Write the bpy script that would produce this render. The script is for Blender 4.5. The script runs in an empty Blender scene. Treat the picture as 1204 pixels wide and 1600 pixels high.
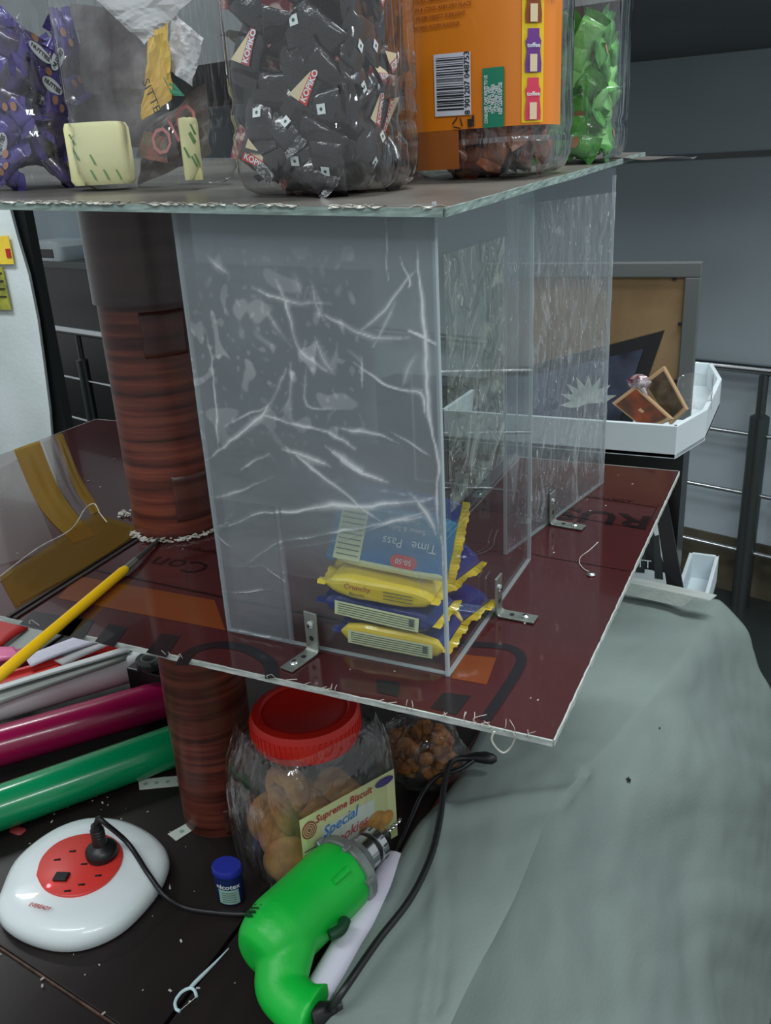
import bpy, math, random
from mathutils import Vector, Matrix, noise
random.seed(7)
S = bpy.context.scene
COL = S.collection
V = Vector
# ---------------------------------------------------------------- camera
CAMZ = 1.563
YAW, PITCH, ROLL, FPX = -0.46163246, 0.37399495, -0.05587389, 1363.828
fwd = V((math.sin(YAW)*math.cos(PITCH), math.cos(YAW)*math.cos(PITCH), -math.sin(PITCH)))
rgt0 = V((math.cos(YAW), -math.sin(YAW), 0)); up0 = rgt0.cross(fwd)
rgt = rgt0*math.cos(ROLL)+up0*math.sin(ROLL); upv = -rgt0*math.sin(ROLL)+up0*math.cos(ROLL)
cam = bpy.data.objects.new('camera', bpy.data.cameras.new('camera')); COL.objects.link(cam)
M = Matrix((rgt, upv, -fwd)).transposed().to_4x4(); M.translation = V((0, 0, CAMZ)); cam.matrix_world = M
cam.data.sensor_fit = 'VERTICAL'; cam.data.sensor_height = 36.0; cam.data.lens = FPX/1600*36.0; cam.data.clip_start = 0.02
S.camera = cam
CAM = V((0, 0, CAMZ))
# ---------------------------------------------------------------- light and exposure
w = bpy.data.worlds.new('World'); S.world = w; w.use_nodes = True
w.node_tree.nodes['Background'].inputs[0].default_value = (0.66, 0.70, 0.72, 1)
w.node_tree.nodes['Background'].inputs[1].default_value = 0.62
def area(loc, rot, sx, sy, power, col=(0.93, 0.98, 1.0)):
    l = bpy.data.lights.new('ceiling_tube', 'AREA'); l.shape = 'RECTANGLE'; l.size = sx; l.size_y = sy
    l.energy = power; l.color = col
    o = bpy.data.objects.new('ceiling_tube', l); COL.objects.link(o); o.location = loc; o.rotation_euler = rot
area((-1.0, -0.35, 2.75), (0, 0, 0.3), 1.3, 0.14, 14)
area((0.75, -0.75, 2.75), (0, 0, 0.3), 1.3, 0.14, 22)
area((0.45, 1.05, 2.75), (0, 0, 0.3), 1.3, 0.14, 30)
area((-2.5, 1.3, 2.75), (0, 0, 0.3), 1.3, 0.14, 30)
S.view_settings.view_transform = 'Standard'; S.view_settings.look = 'None'
S.view_settings.gamma = 1.0; S.view_settings.use_curve_mapping = False; S.view_settings.exposure = 0.0
S.cycles.max_bounces = 10; S.cycles.transparent_max_bounces = 40; S.cycles.transmission_bounces = 6
S.cycles.caustics_reflective = False; S.cycles.caustics_refractive = False
S.cycles.use_denoising = True

# ---------------------------------------------------------------- measuring helpers (photo pixel -> world point on a plane)
def ray(x, y): return fwd + rgt*((x-602)/FPX) - upv*((y-800)/FPX)
def P(x, y, z): d = ray(x, y); return CAM + d*((z-CAMZ)/d.z)
def PY(x, y, Y): d = ray(x, y); return CAM + d*(Y/d.y)
def PX(x, y, X): d = ray(x, y); return CAM + d*(X/d.x)
def PP(x, y, p0, n): d = ray(x, y); return CAM + d*((p0-CAM).dot(n)/d.dot(n))
ZC = 0.80            # counter top
ZS = 1.203           # middle shelf top
def ztop(x, y): return 1.5403+(-.216-x)*.041+(y-.5256)*.040   # upper shelf top surface (it sags towards the near right corner)

# ---------------------------------------------------------------- materials
def srgb(r, g, b):
    f = lambda c: (c/255/12.92) if c/255 <= .04045 else ((c/255+.055)/1.055)**2.4
    return (f(r), f(g), f(b), 1)
MATS = {}
def mat(name, col, rough=.5, metal=0., noisecol=None, nscale=20., bump=0., bscale=60., coat=0., emit=0., spec=.5, stretch=(1, 1, 1), alpha=1., nlo=.35, nhi=.65):
    if name in MATS: return MATS[name]
    m = bpy.data.materials.new(name); m.use_nodes = True; nt = m.node_tree; b = nt.nodes['Principled BSDF']
    b.inputs['Base Color'].default_value = col; b.inputs['Roughness'].default_value = rough
    b.inputs['Metallic'].default_value = metal; b.inputs['Coat Weight'].default_value = coat
    b.inputs['Specular IOR Level'].default_value = spec; b.inputs['Alpha'].default_value = alpha
    if emit: b.inputs['Emission Color'].default_value = col; b.inputs['Emission Strength'].default_value = emit
    tc = nt.nodes.new('ShaderNodeTexCoord'); mp = nt.nodes.new('ShaderNodeMapping'); mp.inputs['Scale'].default_value = stretch
    nt.links.new(tc.outputs['Object'], mp.inputs['Vector'])
    if noisecol:
        n = nt.nodes.new('ShaderNodeTexNoise'); n.inputs['Scale'].default_value = nscale; n.inputs['Detail'].default_value = 5
        nt.links.new(mp.outputs[0], n.inputs['Vector'])
        r = nt.nodes.new('ShaderNodeValToRGB'); r.color_ramp.elements[0].position = nlo; r.color_ramp.elements[1].position = nhi
        r.color_ramp.elements[0].color = col; r.color_ramp.elements[1].color = noisecol
        nt.links.new(n.outputs['Fac'], r.inputs[0]); nt.links.new(r.outputs[0], b.inputs['Base Color'])
    if bump:
        n = nt.nodes.new('ShaderNodeTexNoise'); n.inputs['Scale'].default_value = bscale; n.inputs['Detail'].default_value = 4
        nt.links.new(mp.outputs[0], n.inputs['Vector'])
        bp = nt.nodes.new('ShaderNodeBump'); bp.inputs['Strength'].default_value = bump; bp.inputs['Distance'].default_value = .005
        nt.links.new(n.outputs['Fac'], bp.inputs['Height']); nt.links.new(bp.outputs[0], b.inputs['Normal'])
    MATS[name] = m; return m
def clear(name, tint=(1, 1, 1, 1), gloss_rough=.05, milk=0., milkcol=(.6, .65, .68, 1), bump=0., bscale=30., edge=.12, attr=False, speck=0., stretch=(1, 1, 1), ior=1.45, glossmul=1., sparkle=0.):
    """clear sheet plastic: transparent + fresnel gloss + a share of milky diffuse (optionally from the vertex attribute 'milk')"""
    m = bpy.data.materials.new(name); m.use_nodes = True; nt = m.node_tree; nt.nodes.clear(); N = nt.nodes.new; L = nt.links.new
    out = N('ShaderNodeOutputMaterial'); tr = N('ShaderNodeBsdfTransparent'); tr.inputs[0].default_value = tint
    gl = N('ShaderNodeBsdfGlossy'); gl.inputs['Roughness'].default_value = gloss_rough
    df = N('ShaderNodeBsdfDiffuse'); df.inputs[0].default_value = milkcol
    tl = N('ShaderNodeBsdfTranslucent'); tl.inputs[0].default_value = milkcol
    ms = N('ShaderNodeMixShader'); ms.inputs[0].default_value = .4; L(df.outputs[0], ms.inputs[1]); L(tl.outputs[0], ms.inputs[2])
    m1 = N('ShaderNodeMixShader'); L(tr.outputs[0], m1.inputs[1]); L(ms.outputs[0], m1.inputs[2])
    # Schlick reflectance, the same from both sides of the thin sheet
    ge = N('ShaderNodeNewGeometry'); dt = N('ShaderNodeVectorMath'); dt.operation = 'DOT_PRODUCT'; L(ge.outputs['Normal'], dt.inputs[0]); L(ge.outputs['Incoming'], dt.inputs[1])
    def mth(op, a, b_): 
        k = N('ShaderNodeMath'); k.operation = op; k.use_clamp = True
        for i_, q in enumerate((a, b_)):
            if q is None: continue
            if isinstance(q, (int, float)): k.inputs[i_].default_value = q
            else: L(q, k.inputs[i_])
        return k.outputs[0]
    f0 = ((ior-1)/(ior+1))**2
    fo = mth('MULTIPLY', mth('ADD', mth('MULTIPLY', mth('POWER', mth('SUBTRACT', 1, mth('ABSOLUTE', dt.outputs['Value'], None)), 5), 1-f0), f0), glossmul)
    m2 = N('ShaderNodeMixShader'); L(fo, m2.inputs[0]); L(m1.outputs[0], m2.inputs[1]); L(gl.outputs[0], m2.inputs[2]); L(m2.outputs[0], out.inputs[0])
    tc = N('ShaderNodeTexCoord'); mp = N('ShaderNodeMapping'); mp.inputs['Scale'].default_value = stretch; L(tc.outputs['Object'], mp.inputs[0])
    m1.inputs[0].default_value = milk
    src = None
    if attr:
        at = N('ShaderNodeAttribute'); at.attribute_name = 'milk'; src = at.outputs['Fac']
        cr_ = N('ShaderNodeValToRGB'); cr_.color_ramp.elements[0].position = .62; cr_.color_ramp.elements[0].color = milkcol; cr_.color_ramp.elements[1].position = .95; cr_.color_ramp.elements[1].color = (.86, .90, .93, 1)
        L(src, cr_.inputs[0]); L(cr_.outputs[0], df.inputs[0]); L(cr_.outputs[0], tl.inputs[0])
    if speck:
        no = N('ShaderNodeTexNoise'); no.inputs['Scale'].default_value = bscale*1.3; no.inputs['Detail'].default_value = 3; no.inputs['Distortion'].default_value = .6; L(mp.outputs[0], no.inputs['Vector'])
        rp = N('ShaderNodeMapRange'); rp.inputs[1].default_value = .5; rp.inputs[2].default_value = .75; rp.inputs[3].default_value = 0; rp.inputs[4].default_value = speck; L(no.outputs['Fac'], rp.inputs[0])
        ad = N('ShaderNodeMath'); ad.operation = 'ADD'; ad.use_clamp = True; L(rp.outputs[0], ad.inputs[0])
        if src: L(src, ad.inputs[1])
        else: ad.inputs[1].default_value = milk
        src = ad.outputs[0]
    if sparkle:  # glints painted as bright milky specks in the sheet
        nd = None
        for sc_, lo, hi, am_, dist in ((bscale*.8, .56, .70, .34, 1.6), (bscale*5, .66, .72, .85, .8)):
            no = N('ShaderNodeTexNoise'); no.inputs['Scale'].default_value = sc_; no.inputs['Detail'].default_value = 2; no.inputs['Distortion'].default_value = dist; L(mp.outputs[0], no.inputs['Vector'])
            rp = N('ShaderNodeMapRange'); rp.inputs[1].default_value = lo; rp.inputs[2].default_value = hi; rp.inputs[4].default_value = am_*sparkle; L(no.outputs['Fac'], rp.inputs[0])
            nd = mth('ADD', rp.outputs[0], milk if nd is None else nd)
        src = nd
    if src: L(src, m1.inputs[0])
    if bump:
        n = N('ShaderNodeTexNoise'); n.inputs['Scale'].default_value = bscale; n.inputs['Detail'].default_value = 3; n.inputs['Distortion'].default_value = 1.2; L(mp.outputs[0], n.inputs['Vector'])
        bp = N('ShaderNodeBump'); bp.inputs['Strength'].default_value = bump; bp.inputs['Distance'].default_value = .01
        L(n.outputs['Fac'], bp.inputs['Height']); L(bp.outputs[0], gl.inputs['Normal'])
    MATS[name] = m; return m

m_wall = mat('wall_paint', srgb(174, 188, 196), .75, noisecol=srgb(162, 176, 184), nscale=1.6, bump=.05)
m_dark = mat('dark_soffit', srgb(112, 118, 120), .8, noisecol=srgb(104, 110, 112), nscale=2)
m_base = mat('stained_skirting', srgb(88, 82, 66), .7, noisecol=srgb(60, 58, 46), nscale=6)
m_floor = mat('dark_floor', srgb(48, 55, 54), .35, noisecol=srgb(38, 44, 43), nscale=4)
m_wwall = mat('white_plaster', srgb(214, 224, 226), .8, noisecol=srgb(192, 204, 202), nscale=3, bump=.2)
m_black = mat('black_panel', srgb(20, 23, 23), .35, noisecol=srgb(26, 28, 27), nscale=3)
m_blackmat = mat('black_plastic', srgb(22, 22, 24), .4)
m_rubber = mat('black_rubber', srgb(24, 26, 28), .38)
m_steel = mat('polished_steel', srgb(205, 210, 212), .22, 1.)
m_post = mat('dark_steel', srgb(95, 102, 102), .35, .8)
m_zinc = mat('zinc_plate', srgb(170, 178, 172), .38, .85, noisecol=srgb(140, 148, 142), nscale=40, bump=.1)
m_screw = mat('screw_steel', srgb(200, 205, 205), .25, 1.)
m_alu = mat('aluminium', srgb(226, 234, 228), .35, .35, noisecol=srgb(204, 212, 206), nscale=60, stretch=(.2, 8, 8))
m_counter = mat('dark_laminate', srgb(36, 29, 28), .42, noisecol=srgb(27, 22, 22), nscale=3, stretch=(8, 1, 1), bump=.03, bscale=90, spec=.35)
m_seam = mat('worn_edge', srgb(104, 80, 66), .7, noisecol=srgb(60, 42, 36), nscale=60)
m_board = mat('maroon_sheet', srgb(68, 28, 31), .13, noisecol=srgb(60, 28, 28), nscale=5, coat=.4)
m_cut = mat('cut_edge', srgb(150, 160, 155), .6, noisecol=srgb(176, 182, 178), nscale=80)
m_print = mat('black_print', srgb(27, 24, 28), .2, coat=.3)
m_printd = mat('dim_print', srgb(24, 11, 13), .2, coat=.3)
m_orange = mat('orange_patch', srgb(104, 52, 24), .16, coat=.3)
m_topbd = mat('grey_film_board', srgb(112, 108, 102), .3, noisecol=srgb(86, 84, 80), nscale=9, bump=.15, bscale=40)
m_topedge = mat('pale_green_edge', srgb(138, 158, 152), .6, noisecol=srgb(112, 130, 124), nscale=40)
m_flake = mat('torn_film', srgb(205, 205, 195), .5, noisecol=srgb(150, 146, 138), nscale=60)
m_wood = None
m_red = mat('red_plastic', srgb(222, 40, 28), .42, noisecol=srgb(204, 30, 22), nscale=8)
m_green = mat('green_vinyl', srgb(0, 142, 88), .22, coat=.3, noisecol=srgb(0, 130, 80), nscale=4)
m_mag = mat('magenta_vinyl', srgb(172, 22, 84), .24, coat=.3, noisecol=srgb(156, 16, 74), nscale=3)
m_white = mat('white_vinyl', srgb(240, 246, 246), .35)
m_grey = mat('grey_vinyl', srgb(150, 156, 150), .4)
m_redv = mat('red_vinyl', srgb(212, 44, 40), .3)
m_pink = mat('pink_vinyl', srgb(240, 120, 170), .35)
m_paper = mat('white_paper', srgb(218, 216, 232), .6)
m_drill = mat('green_plastic', srgb(8, 190, 62), .42, noisecol=srgb(6, 176, 56), nscale=6, bump=.06, bscale=300)
m_cast = mat('cast_metal', srgb(150, 158, 156), .42, .6, noisecol=srgb(128, 136, 134), nscale=30, bump=.1)
m_strip = mat('white_gloss_plastic', srgb(226, 236, 238), .3, coat=.3)
m_sock = mat('red_socket_plastic', srgb(214, 58, 52), .4)
m_led = mat('red_led', (1, .1, .12, 1), .4, emit=5)
m_cloth = mat('grey_cloth', srgb(125, 139, 134), .85, noisecol=srgb(116, 130, 126), nscale=5, bump=.12, bscale=220)
m_hole = mat('hole_black', srgb(10, 12, 12), .9)
m_yel = mat('yellow_plastic', srgb(238, 190, 14), .35)
m_mdf = mat('hardboard', srgb(142, 118, 84), .8, noisecol=srgb(122, 98, 66), nscale=14)
m_frame = mat('grey_frame', srgb(88, 92, 92), .5)
m_tray = mat('white_board', srgb(214, 226, 230), .6, noisecol=srgb(200, 212, 216), nscale=6)
m_cookie = mat('cookie', srgb(206, 156, 84), .75, noisecol=srgb(160, 106, 48), nscale=45, bump=.4, bscale=120)
m_fried = mat('fried_snack', srgb(190, 124, 56), .6, noisecol=srgb(120, 66, 24), nscale=60, bump=.8, bscale=150)
m_cream = mat('cream_label', srgb(222, 226, 176), .5)
m_blue = mat('blue_wrapper', srgb(34, 52, 132), .22, noisecol=srgb(26, 36, 104), nscale=12, coat=.5, bump=.35, bscale=60)
m_teal = mat('teal_wrapper', srgb(30, 118, 158), .25, noisecol=srgb(30, 90, 160), nscale=10, coat=.5, bump=.3, bscale=60)
m_yelw = mat('yellow_wrapper', srgb(240, 214, 60), .3, noisecol=srgb(230, 196, 44), nscale=12, coat=.4, bump=.3, bscale=60)
m_dkblue = mat('blue_cap', srgb(34, 48, 150), .4)
m_navy = mat('navy_label', srgb(22, 40, 92), .35)
m_tealg = mat('pale_green_label', srgb(150, 190, 178), .4)
m_floss = mat('pale_blue_plastic', srgb(196, 220, 226), .35)
m_textw = mat('white_ink', srgb(225, 232, 235), .5)
m_textr = mat('red_ink', srgb(176, 32, 40), .5)
m_textk = mat('black_ink', srgb(30, 30, 32), .5)
m_textb = mat('blue_ink', srgb(60, 130, 200), .5)
m_textt = mat('grey_ink', srgb(92, 100, 88), .6)
m_clear = clear('clear_acrylic', (.97, .985, .985, 1), .02, 0.012)
m_film_front = clear('wrinkled_film', (.96, .98, .99, 1), .2, .3, (.33, .385, .415, 1), bump=.35, bscale=22, attr=True, speck=.06, glossmul=.9)
m_film_side = clear('crumpled_film', (.95, .97, .97, 1), .13, .16, (.62, .68, .72, 1), bump=.75, bscale=34, speck=.0, sparkle=1., stretch=(1, 1.4, .6), glossmul=1.6)
m_film_refl = clear('jar_reflection_film', (.95, .98, .95, 1), .14, .12, (.58, .68, .58, 1), bump=.8, bscale=30, speck=.0, sparkle=1., glossmul=1.6)  # green of the reflected jars put into the film colour
m_jar = clear('jar_plastic', (.97, .985, .985, 1), .07, .025, (.7, .75, .78, 1), bump=.45, bscale=26, ior=1.55, stretch=(1.6, 1.6, .25), glossmul=2.2)
m_cell = clear('cellophane', (.985, .985, .98, 1), .08, .02, (.7, .7, .66, 1), bump=.9, bscale=34, stretch=(1, 1, .35), glossmul=1.5, sparkle=.22, ior=1.45)
m_amber = clear('amber_reflection', (.80, .52, .08, 1), .3, .42, (.50, .31, .03, 1), glossmul=.2)  # yellow reflection on the shelf put into the colour
m_smoke = clear('grey_reflection', (.93, .92, .9, 1), .3, .10, (.42, .36, .36, 1), glossmul=.5)  # pinkish grey of the reflected ceiling put into the colour

def wood_mat():
    m = bpy.data.materials.new('wood_grain_laminate'); m.use_nodes = True; nt = m.node_tree; b = nt.nodes['Principled BSDF']; N = nt.nodes.new; L = nt.links.new
    tc = N('ShaderNodeTexCoord'); mp = N('ShaderNodeMapping'); mp.inputs['Scale'].default_value = (3.5, 3.5, 75); L(tc.outputs['Object'], mp.inputs[0])
    n = N('ShaderNodeTexNoise'); n.inputs['Scale'].default_value = 1.6; n.inputs['Detail'].default_value = 6; n.inputs['Distortion'].default_value = .35; L(mp.outputs[0], n.inputs['Vector'])
    r = N('ShaderNodeValToRGB'); e = r.color_ramp.elements; e[0].position = .3; e[0].color = srgb(46, 20, 16); e[1].position = .72; e[1].color = srgb(128, 66, 48)
    k = e.new(.5); k.color = srgb(92, 42, 32)
    L(n.outputs['Fac'], r.inputs[0]); L(r.outputs[0], b.inputs['Base Color']); b.inputs['Roughness'].default_value = .38
    return m
m_wood = wood_mat()
m_sleeve = mat('dark_sleeve', srgb(74, 52, 52), .32, noisecol=srgb(54, 34, 34), nscale=2.2, stretch=(1.5, 1.5, 22), coat=.2)

# ---------------------------------------------------------------- mesh helpers
class MB:
    def __init__(s): s.v = []; s.f = []; s.mi = []
    def add(s, vs, fs, mi=0):
        o = len(s.v); s.v += [tuple(v) for v in vs]; s.f += [[o+i for i in f] for f in fs]; s.mi += [mi]*len(fs); return s
    def box(s, c, d, R=None, mi=0):
        c = V(c); h = V(d)/2; vs = []
        for sx in (-1, 1):
            for sy in (-1, 1):
                for sz in (-1, 1):
                    p = V((sx*h.x, sy*h.y, sz*h.z)); p = (R@p) if R is not None else p; vs.append(c+p)
        return s.add(vs, [(0, 1, 3, 2), (4, 6, 7, 5), (0, 4, 5, 1), (2, 3, 7, 6), (0, 2, 6, 4), (1, 5, 7, 3)], mi)
    def hexa(s, b, t, mi=0):      # 4 bottom, 4 top points
        return s.add(list(b)+list(t), [(3, 2, 1, 0), (4, 5, 6, 7), (0, 1, 5, 4), (1, 2, 6, 5), (2, 3, 7, 6), (3, 0, 4, 7)], mi)
    def prism(s, pts, z0, z1, mi=0):
        n = len(pts); vs = [(p[0], p[1], z0) for p in pts]+[(p[0], p[1], z1) for p in pts]
        return s.add(vs, [list(range(n))[::-1], list(range(n, 2*n))]+[(i, (i+1) % n, n+(i+1) % n, n+i) for i in range(n)], mi)
    def loft(s, rings, cap=True, mi=0, closed=True):
        n = len(rings[0]); vs = [p for r in rings for p in r]; fs = []
        for a in range(len(rings)-1):
            for i in range(n if closed else n-1):
                fs.append((a*n+i, a*n+(i+1) % n, (a+1)*n+(i+1) % n, (a+1)*n+i))
        if cap: fs += [list(range(n))[::-1], [(len(rings)-1)*n+i for i in range(n)]]
        return s.add(vs, fs, mi)
    def tube(s, pts, r, n=10, mi=0, cap=True, flat=None):
        pts = [V(p) for p in pts]; rr = r if isinstance(r, (list, tuple)) else [r]*len(pts); rings = []; u = None
        for i, p in enumerate(pts):
            t = (pts[min(i+1, len(pts)-1)]-pts[max(i-1, 0)]).normalized()
            if u is None: u = t.cross(V((0, 0, 1)) if abs(t.z) < .9 else V((1, 0, 0))).normalized()
            else: u = (u-t*u.dot(t)).normalized()
            w_ = t.cross(u)
            k = flat if flat else 1.
            rings.append([p+(u*math.cos(a)+w_*math.sin(a)*k)*rr[i] for a in [2*math.pi*j/n for j in range(n)]])
        return s.loft(rings, cap, mi)
    def lathe(s, prof, c=(0, 0, 0), n=32, mi=0, cap=False):
        return s.loft([[(c[0]+r*math.cos(2*math.pi*j/n), c[1]+r*math.sin(2*math.pi*j/n), c[2]+z) for j in range(n)] for r, z in prof], cap, mi)
    def grid(s, fn, nu, nv, mi=0):
        vs = [fn(i/nu, j/nv) for j in range(nv+1) for i in range(nu+1)]
        return s.add(vs, [(j*(nu+1)+i, j*(nu+1)+i+1, (j+1)*(nu+1)+i+1, (j+1)*(nu+1)+i) for j in range(nv) for i in range(nu)], mi)
    def mesh(s, name, mats, smooth=False):
        me = bpy.data.meshes.new(name); me.from_pydata(s.v, [], s.f)
        for m in (mats if isinstance(mats, (list, tuple)) else [mats]): me.materials.append(m)
        me.polygons.foreach_set('material_index', s.mi)
        if smooth: me.polygons.foreach_set('use_smooth', [True]*len(s.f))
        me.update(); return me
    def obj(s, name, mats, parent=None, smooth=False, bevel=0, solid=0, label=None, shift=None):
        me = s.mesh(name, mats, smooth)
        if shift is not None: me.transform(Matrix.Translation(-V(shift)))
        o = bpy.data.objects.new(name, me); COL.objects.link(o)
        if parent is not None: o.parent = parent
        if smooth:
            try: me.set_sharp_from_angle(angle=math.radians(42))
            except Exception: pass
        if solid: k = o.modifiers.new('solid', 'SOLIDIFY'); k.thickness = solid; k.offset = 0
        if bevel: k = o.modifiers.new('bevel', 'BEVEL'); k.width = bevel; k.segments = 2; k.limit_method = 'ANGLE'; k.angle_limit = math.radians(40)
        if label: o['label'] = label
        return o
def tag(o, label, cat, group=None):
    o['label'] = label; o['category'] = cat
    if group: o['group'] = group
    return o
def thing(name, label, cat, loc=(0, 0, 0), rz=0, group=None):
    o = bpy.data.objects.new(name, None); COL.objects.link(o); o.location = loc; o.rotation_euler = (0, 0, rz); o.empty_display_size = .02
    return tag(o, label, cat, group)
def struct(o): o['kind'] = 'structure'; return o
def put(o, parent):      # parent a mesh that was built in world coordinates
    o.parent = parent; bpy.context.view_layer.update(); o.matrix_parent_inverse = parent.matrix_world.inverted(); return o
_T = {}
def text_mesh(s, size, shear=0., bold=0.):
    k = (s, size, shear, bold)
    if k not in _T:
        cu = bpy.data.curves.new('lettering', 'FONT'); cu.body = s; cu.size = size; cu.align_x = 'CENTER'; cu.align_y = 'CENTER'; cu.shear = shear
        cu.offset = bold; cu.resolution_u = 2; cu.space_line = .95
        o = bpy.data.objects.new('t', cu); COL.objects.link(o); dg = bpy.context.evaluated_depsgraph_get()
        me = bpy.data.meshes.new_from_object(o.evaluated_get(dg)); bpy.data.objects.remove(o)
        _T[k] = ([tuple(v.co) for v in me.vertices], [list(p.vertices) for p in me.polygons])
    return _T[k]
def text(s, size, m, o, ex, ey, parent=None, name='lettering', shear=0., bold=0., sx=1., fn=None):
    vs, fs = text_mesh(s, size, shear, bold); b = MB()
    o = V(o); ex = V(ex).normalized(); ey = V(ey).normalized()
    if fn: b.add([fn(v[0]*sx, v[1]) for v in vs], fs)
    else: b.add([o+ex*v[0]*sx+ey*v[1] for v in vs], fs)
    ob = b.obj(name, m)
    if parent is not None: put(ob, parent)
    return ob
def rounded(w_, d, r, n=6):
    o = []
    for cx, cy, a0 in ((w_/2-r, d/2-r, 0), (-w_/2+r, d/2-r, 90), (-w_/2+r, -d/2+r, 180), (w_/2-r, -d/2+r, 270)):
        for k in range(n+1): a = math.radians(a0+90*k/n); o.append((cx+r*math.cos(a), cy+r*math.sin(a)))
    return o
def smooth_path(pts, n=8):
    pts = [V(p) for p in pts]; q = [pts[0]]+pts+[pts[-1]]; o = []
    for i in range(1, len(q)-2):
        for k in range(n):
            t = k/n; a, b, c, d = q[i-1], q[i], q[i+1], q[i+2]
            o.append(.5*((2*b)+(c-a)*t+(2*a-5*b+4*c-d)*t*t+(3*b-a-3*c+d)*t**3))
    return o+[pts[-1]]
def seg_d(px, py, a, b):
    dx, dy = b[0]-a[0], b[1]-a[1]; L = dx*dx+dy*dy; t = 0 if L == 0 else max(0, min(1, ((px-a[0])*dx+(py-a[1])*dy)/L))
    return math.hypot(px-a[0]-t*dx, py-a[1]-t*dy)

# ================================================================ THE SETTING
dR = ray(-1000, 355); dR = V((dR.x, dR.y, 0)).normalized(); nR = V((-dR.y, dR.x, 0))     # railing direction (to the left), its normal
if nR.y < 0: nR = -nR
post0 = P(1155, 945, 0)
wc = post0+nR*.10
def wallbox(a, b, z0, z1, th, name, m):
    a = V(a); b = V(b); return struct(MB().hexa([(a.x, a.y, z0), (b.x, b.y, z0), (b.x+nR.x*th, b.y+nR.y*th, z0), (a.x+nR.x*th, a.y+nR.y*th, z0)],
                                    [(a.x, a.y, z1), (b.x, b.y, z1), (b.x+nR.x*th, b.y+nR.y*th, z1), (a.x+nR.x*th, a.y+nR.y*th, z1)]).obj(name, m))
struct(MB().box((-2.2, 2.5, -.05), (9.5, 8.5, .1)).obj('floor', m_floor))
wallbox(wc-dR*1.6, wc+dR*7.0, 0, 2.9, .12, 'wall_back', m_wall)
wallbox(wc-dR*1.6-nR*.012, wc+dR*2.2-nR*.012, 0, .215, .012, 'baseboard_back', m_base)
gy = PP(1100, 245, wc, nR)
wallbox(wc-dR*1.6-nR*.012, wc+dR*2.5-nR*.012, gy.z-.008, gy.z+.010, .014, 'trim_1', m_dark)
# sloping soffit where the ceiling drops
s1 = PP(985, 98, wc, nR); s2 = PP(1204, 75, wc, nR)
sd = (s2-s1); sa = s1-sd*6; sb = s2+sd*1.5
b = MB().hexa([sa-nR*1.3, sb-nR*1.3, sb+nR*.1, sa+nR*.1], [sa-nR*1.3+V((0, 0, .9)), sb-nR*1.3+V((0, 0, .9)), sb+nR*.1+V((0, 0, .9)), sa+nR*.1+V((0, 0, .9))])
struct(b.obj('ceiling', m_dark))
# left: white plastered wall end with a ragged, mouldy edge
wl = []
YW = 2.3
edge = [(28, 372), (46, 430), (58, 500), (70, 570), (77, 640), (84, 720), (92, 800)]
for x, y in edge: wl.append(PY(x+random.uniform(-2, 2), y, YW))
b = MB(); far = [(p.x-1.6, YW, p.z) for p in wl]
fr_ = [tuple(p) for p in wl]
wl_pts = fr_
poly = [(p[0], p[2]) for p in wl_pts]
poly = [(poly[0][0]-.06, 2.0)]+poly+[(poly[-1][0]+.05, .0)]
poly = poly+[(poly[-1][0]-1.8, 0), (poly[-1][0]-1.8, 2.0)]
n = len(poly); vs = [(p[0], YW, p[1]) for p in poly]+[(p[0]-.02, YW+.03, p[1]) for p in poly]
b.add(vs, [list(range(n)), list(range(n, 2*n))[::-1]]+[(i, i+n, (i+1) % n+n, (i+1) % n) for i in range(n)])
struct(b.obj('wall_left', m_wwall))

# ---------------------------------------------------------------- railings
def railing(label, a0, a1, zs, posts, orig, bars_r=(.019, .008)):
    t = thing('stair_railing', label, 'railing', (orig.x, orig.y, 0))
    for i, z in enumerate(zs):
        p = orig+dR*a0; q = orig+dR*a1
        put(MB().tube([(p.x, p.y, z), (q.x, q.y, z)], bars_r[0] if i == 0 else bars_r[1], 14).obj('handrail' if i == 0 else 'bar', m_steel, smooth=True), t)
    for a in posts:
        p = orig+dR*a-nR*.0
        po = put(MB().lathe([(.0, 0), (.032, .0), (.032, zs[0]-.16), (.016, zs[0]-.15), (.016, zs[0]-.01), (0, zs[0]-.01)], (p.x, p.y, 0), 16).obj('post', m_post, smooth=True), t)
        c = MB().lathe([(0, .03), (.045, .03), (.05, 0)], (p.x, p.y, 0), 18).obj('foot', m_post, smooth=True); c.parent = po; c.matrix_parent_inverse = t.matrix_world.inverted()
    return t
zr = [.875, .650, .435, .215]
railing('polished steel railing with dark post, right of the shelves before grey wall', -1.2, 1.75, zr, [0, -.78], post0)
oL = PP(125, 560, post0-nR*.45, nR); oL.z = 0
tL = railing('steel railing seen left of the wood-grain column', -1.0, 1.3, [.80, .52, .27, .03], [-.02], oL, (.022, .009))
bk = oL+nR*.35
# reception counter, black front, behind the left railing
t = thing('reception_desk', 'black desk with grey top behind the left railing', 'desk', (bk.x, bk.y, 0))
a = bk-dR*1.8; c = bk+dR*2.2; zt_ = PP(90, 408, bk, nR).z
def slab(a, c, d0, d1, z0, z1): return MB().hexa([(a+nR*d0)+V((0, 0, z0)), (c+nR*d0)+V((0, 0, z0)), (c+nR*d1)+V((0, 0, z0)), (a+nR*d1)+V((0, 0, z0))], [(a+nR*d0)+V((0, 0, z1)), (c+nR*d0)+V((0, 0, z1)), (c+nR*d1)+V((0, 0, z1)), (a+nR*d1)+V((0, 0, z1))])
put(slab(a, c, 0, .03, 0, zt_-.04).obj('front_panel', m_black), t)
put(slab(a, c, -.03, .5, zt_-.04, zt_).obj('desk_top', m_frame, bevel=.004), t)
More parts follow.
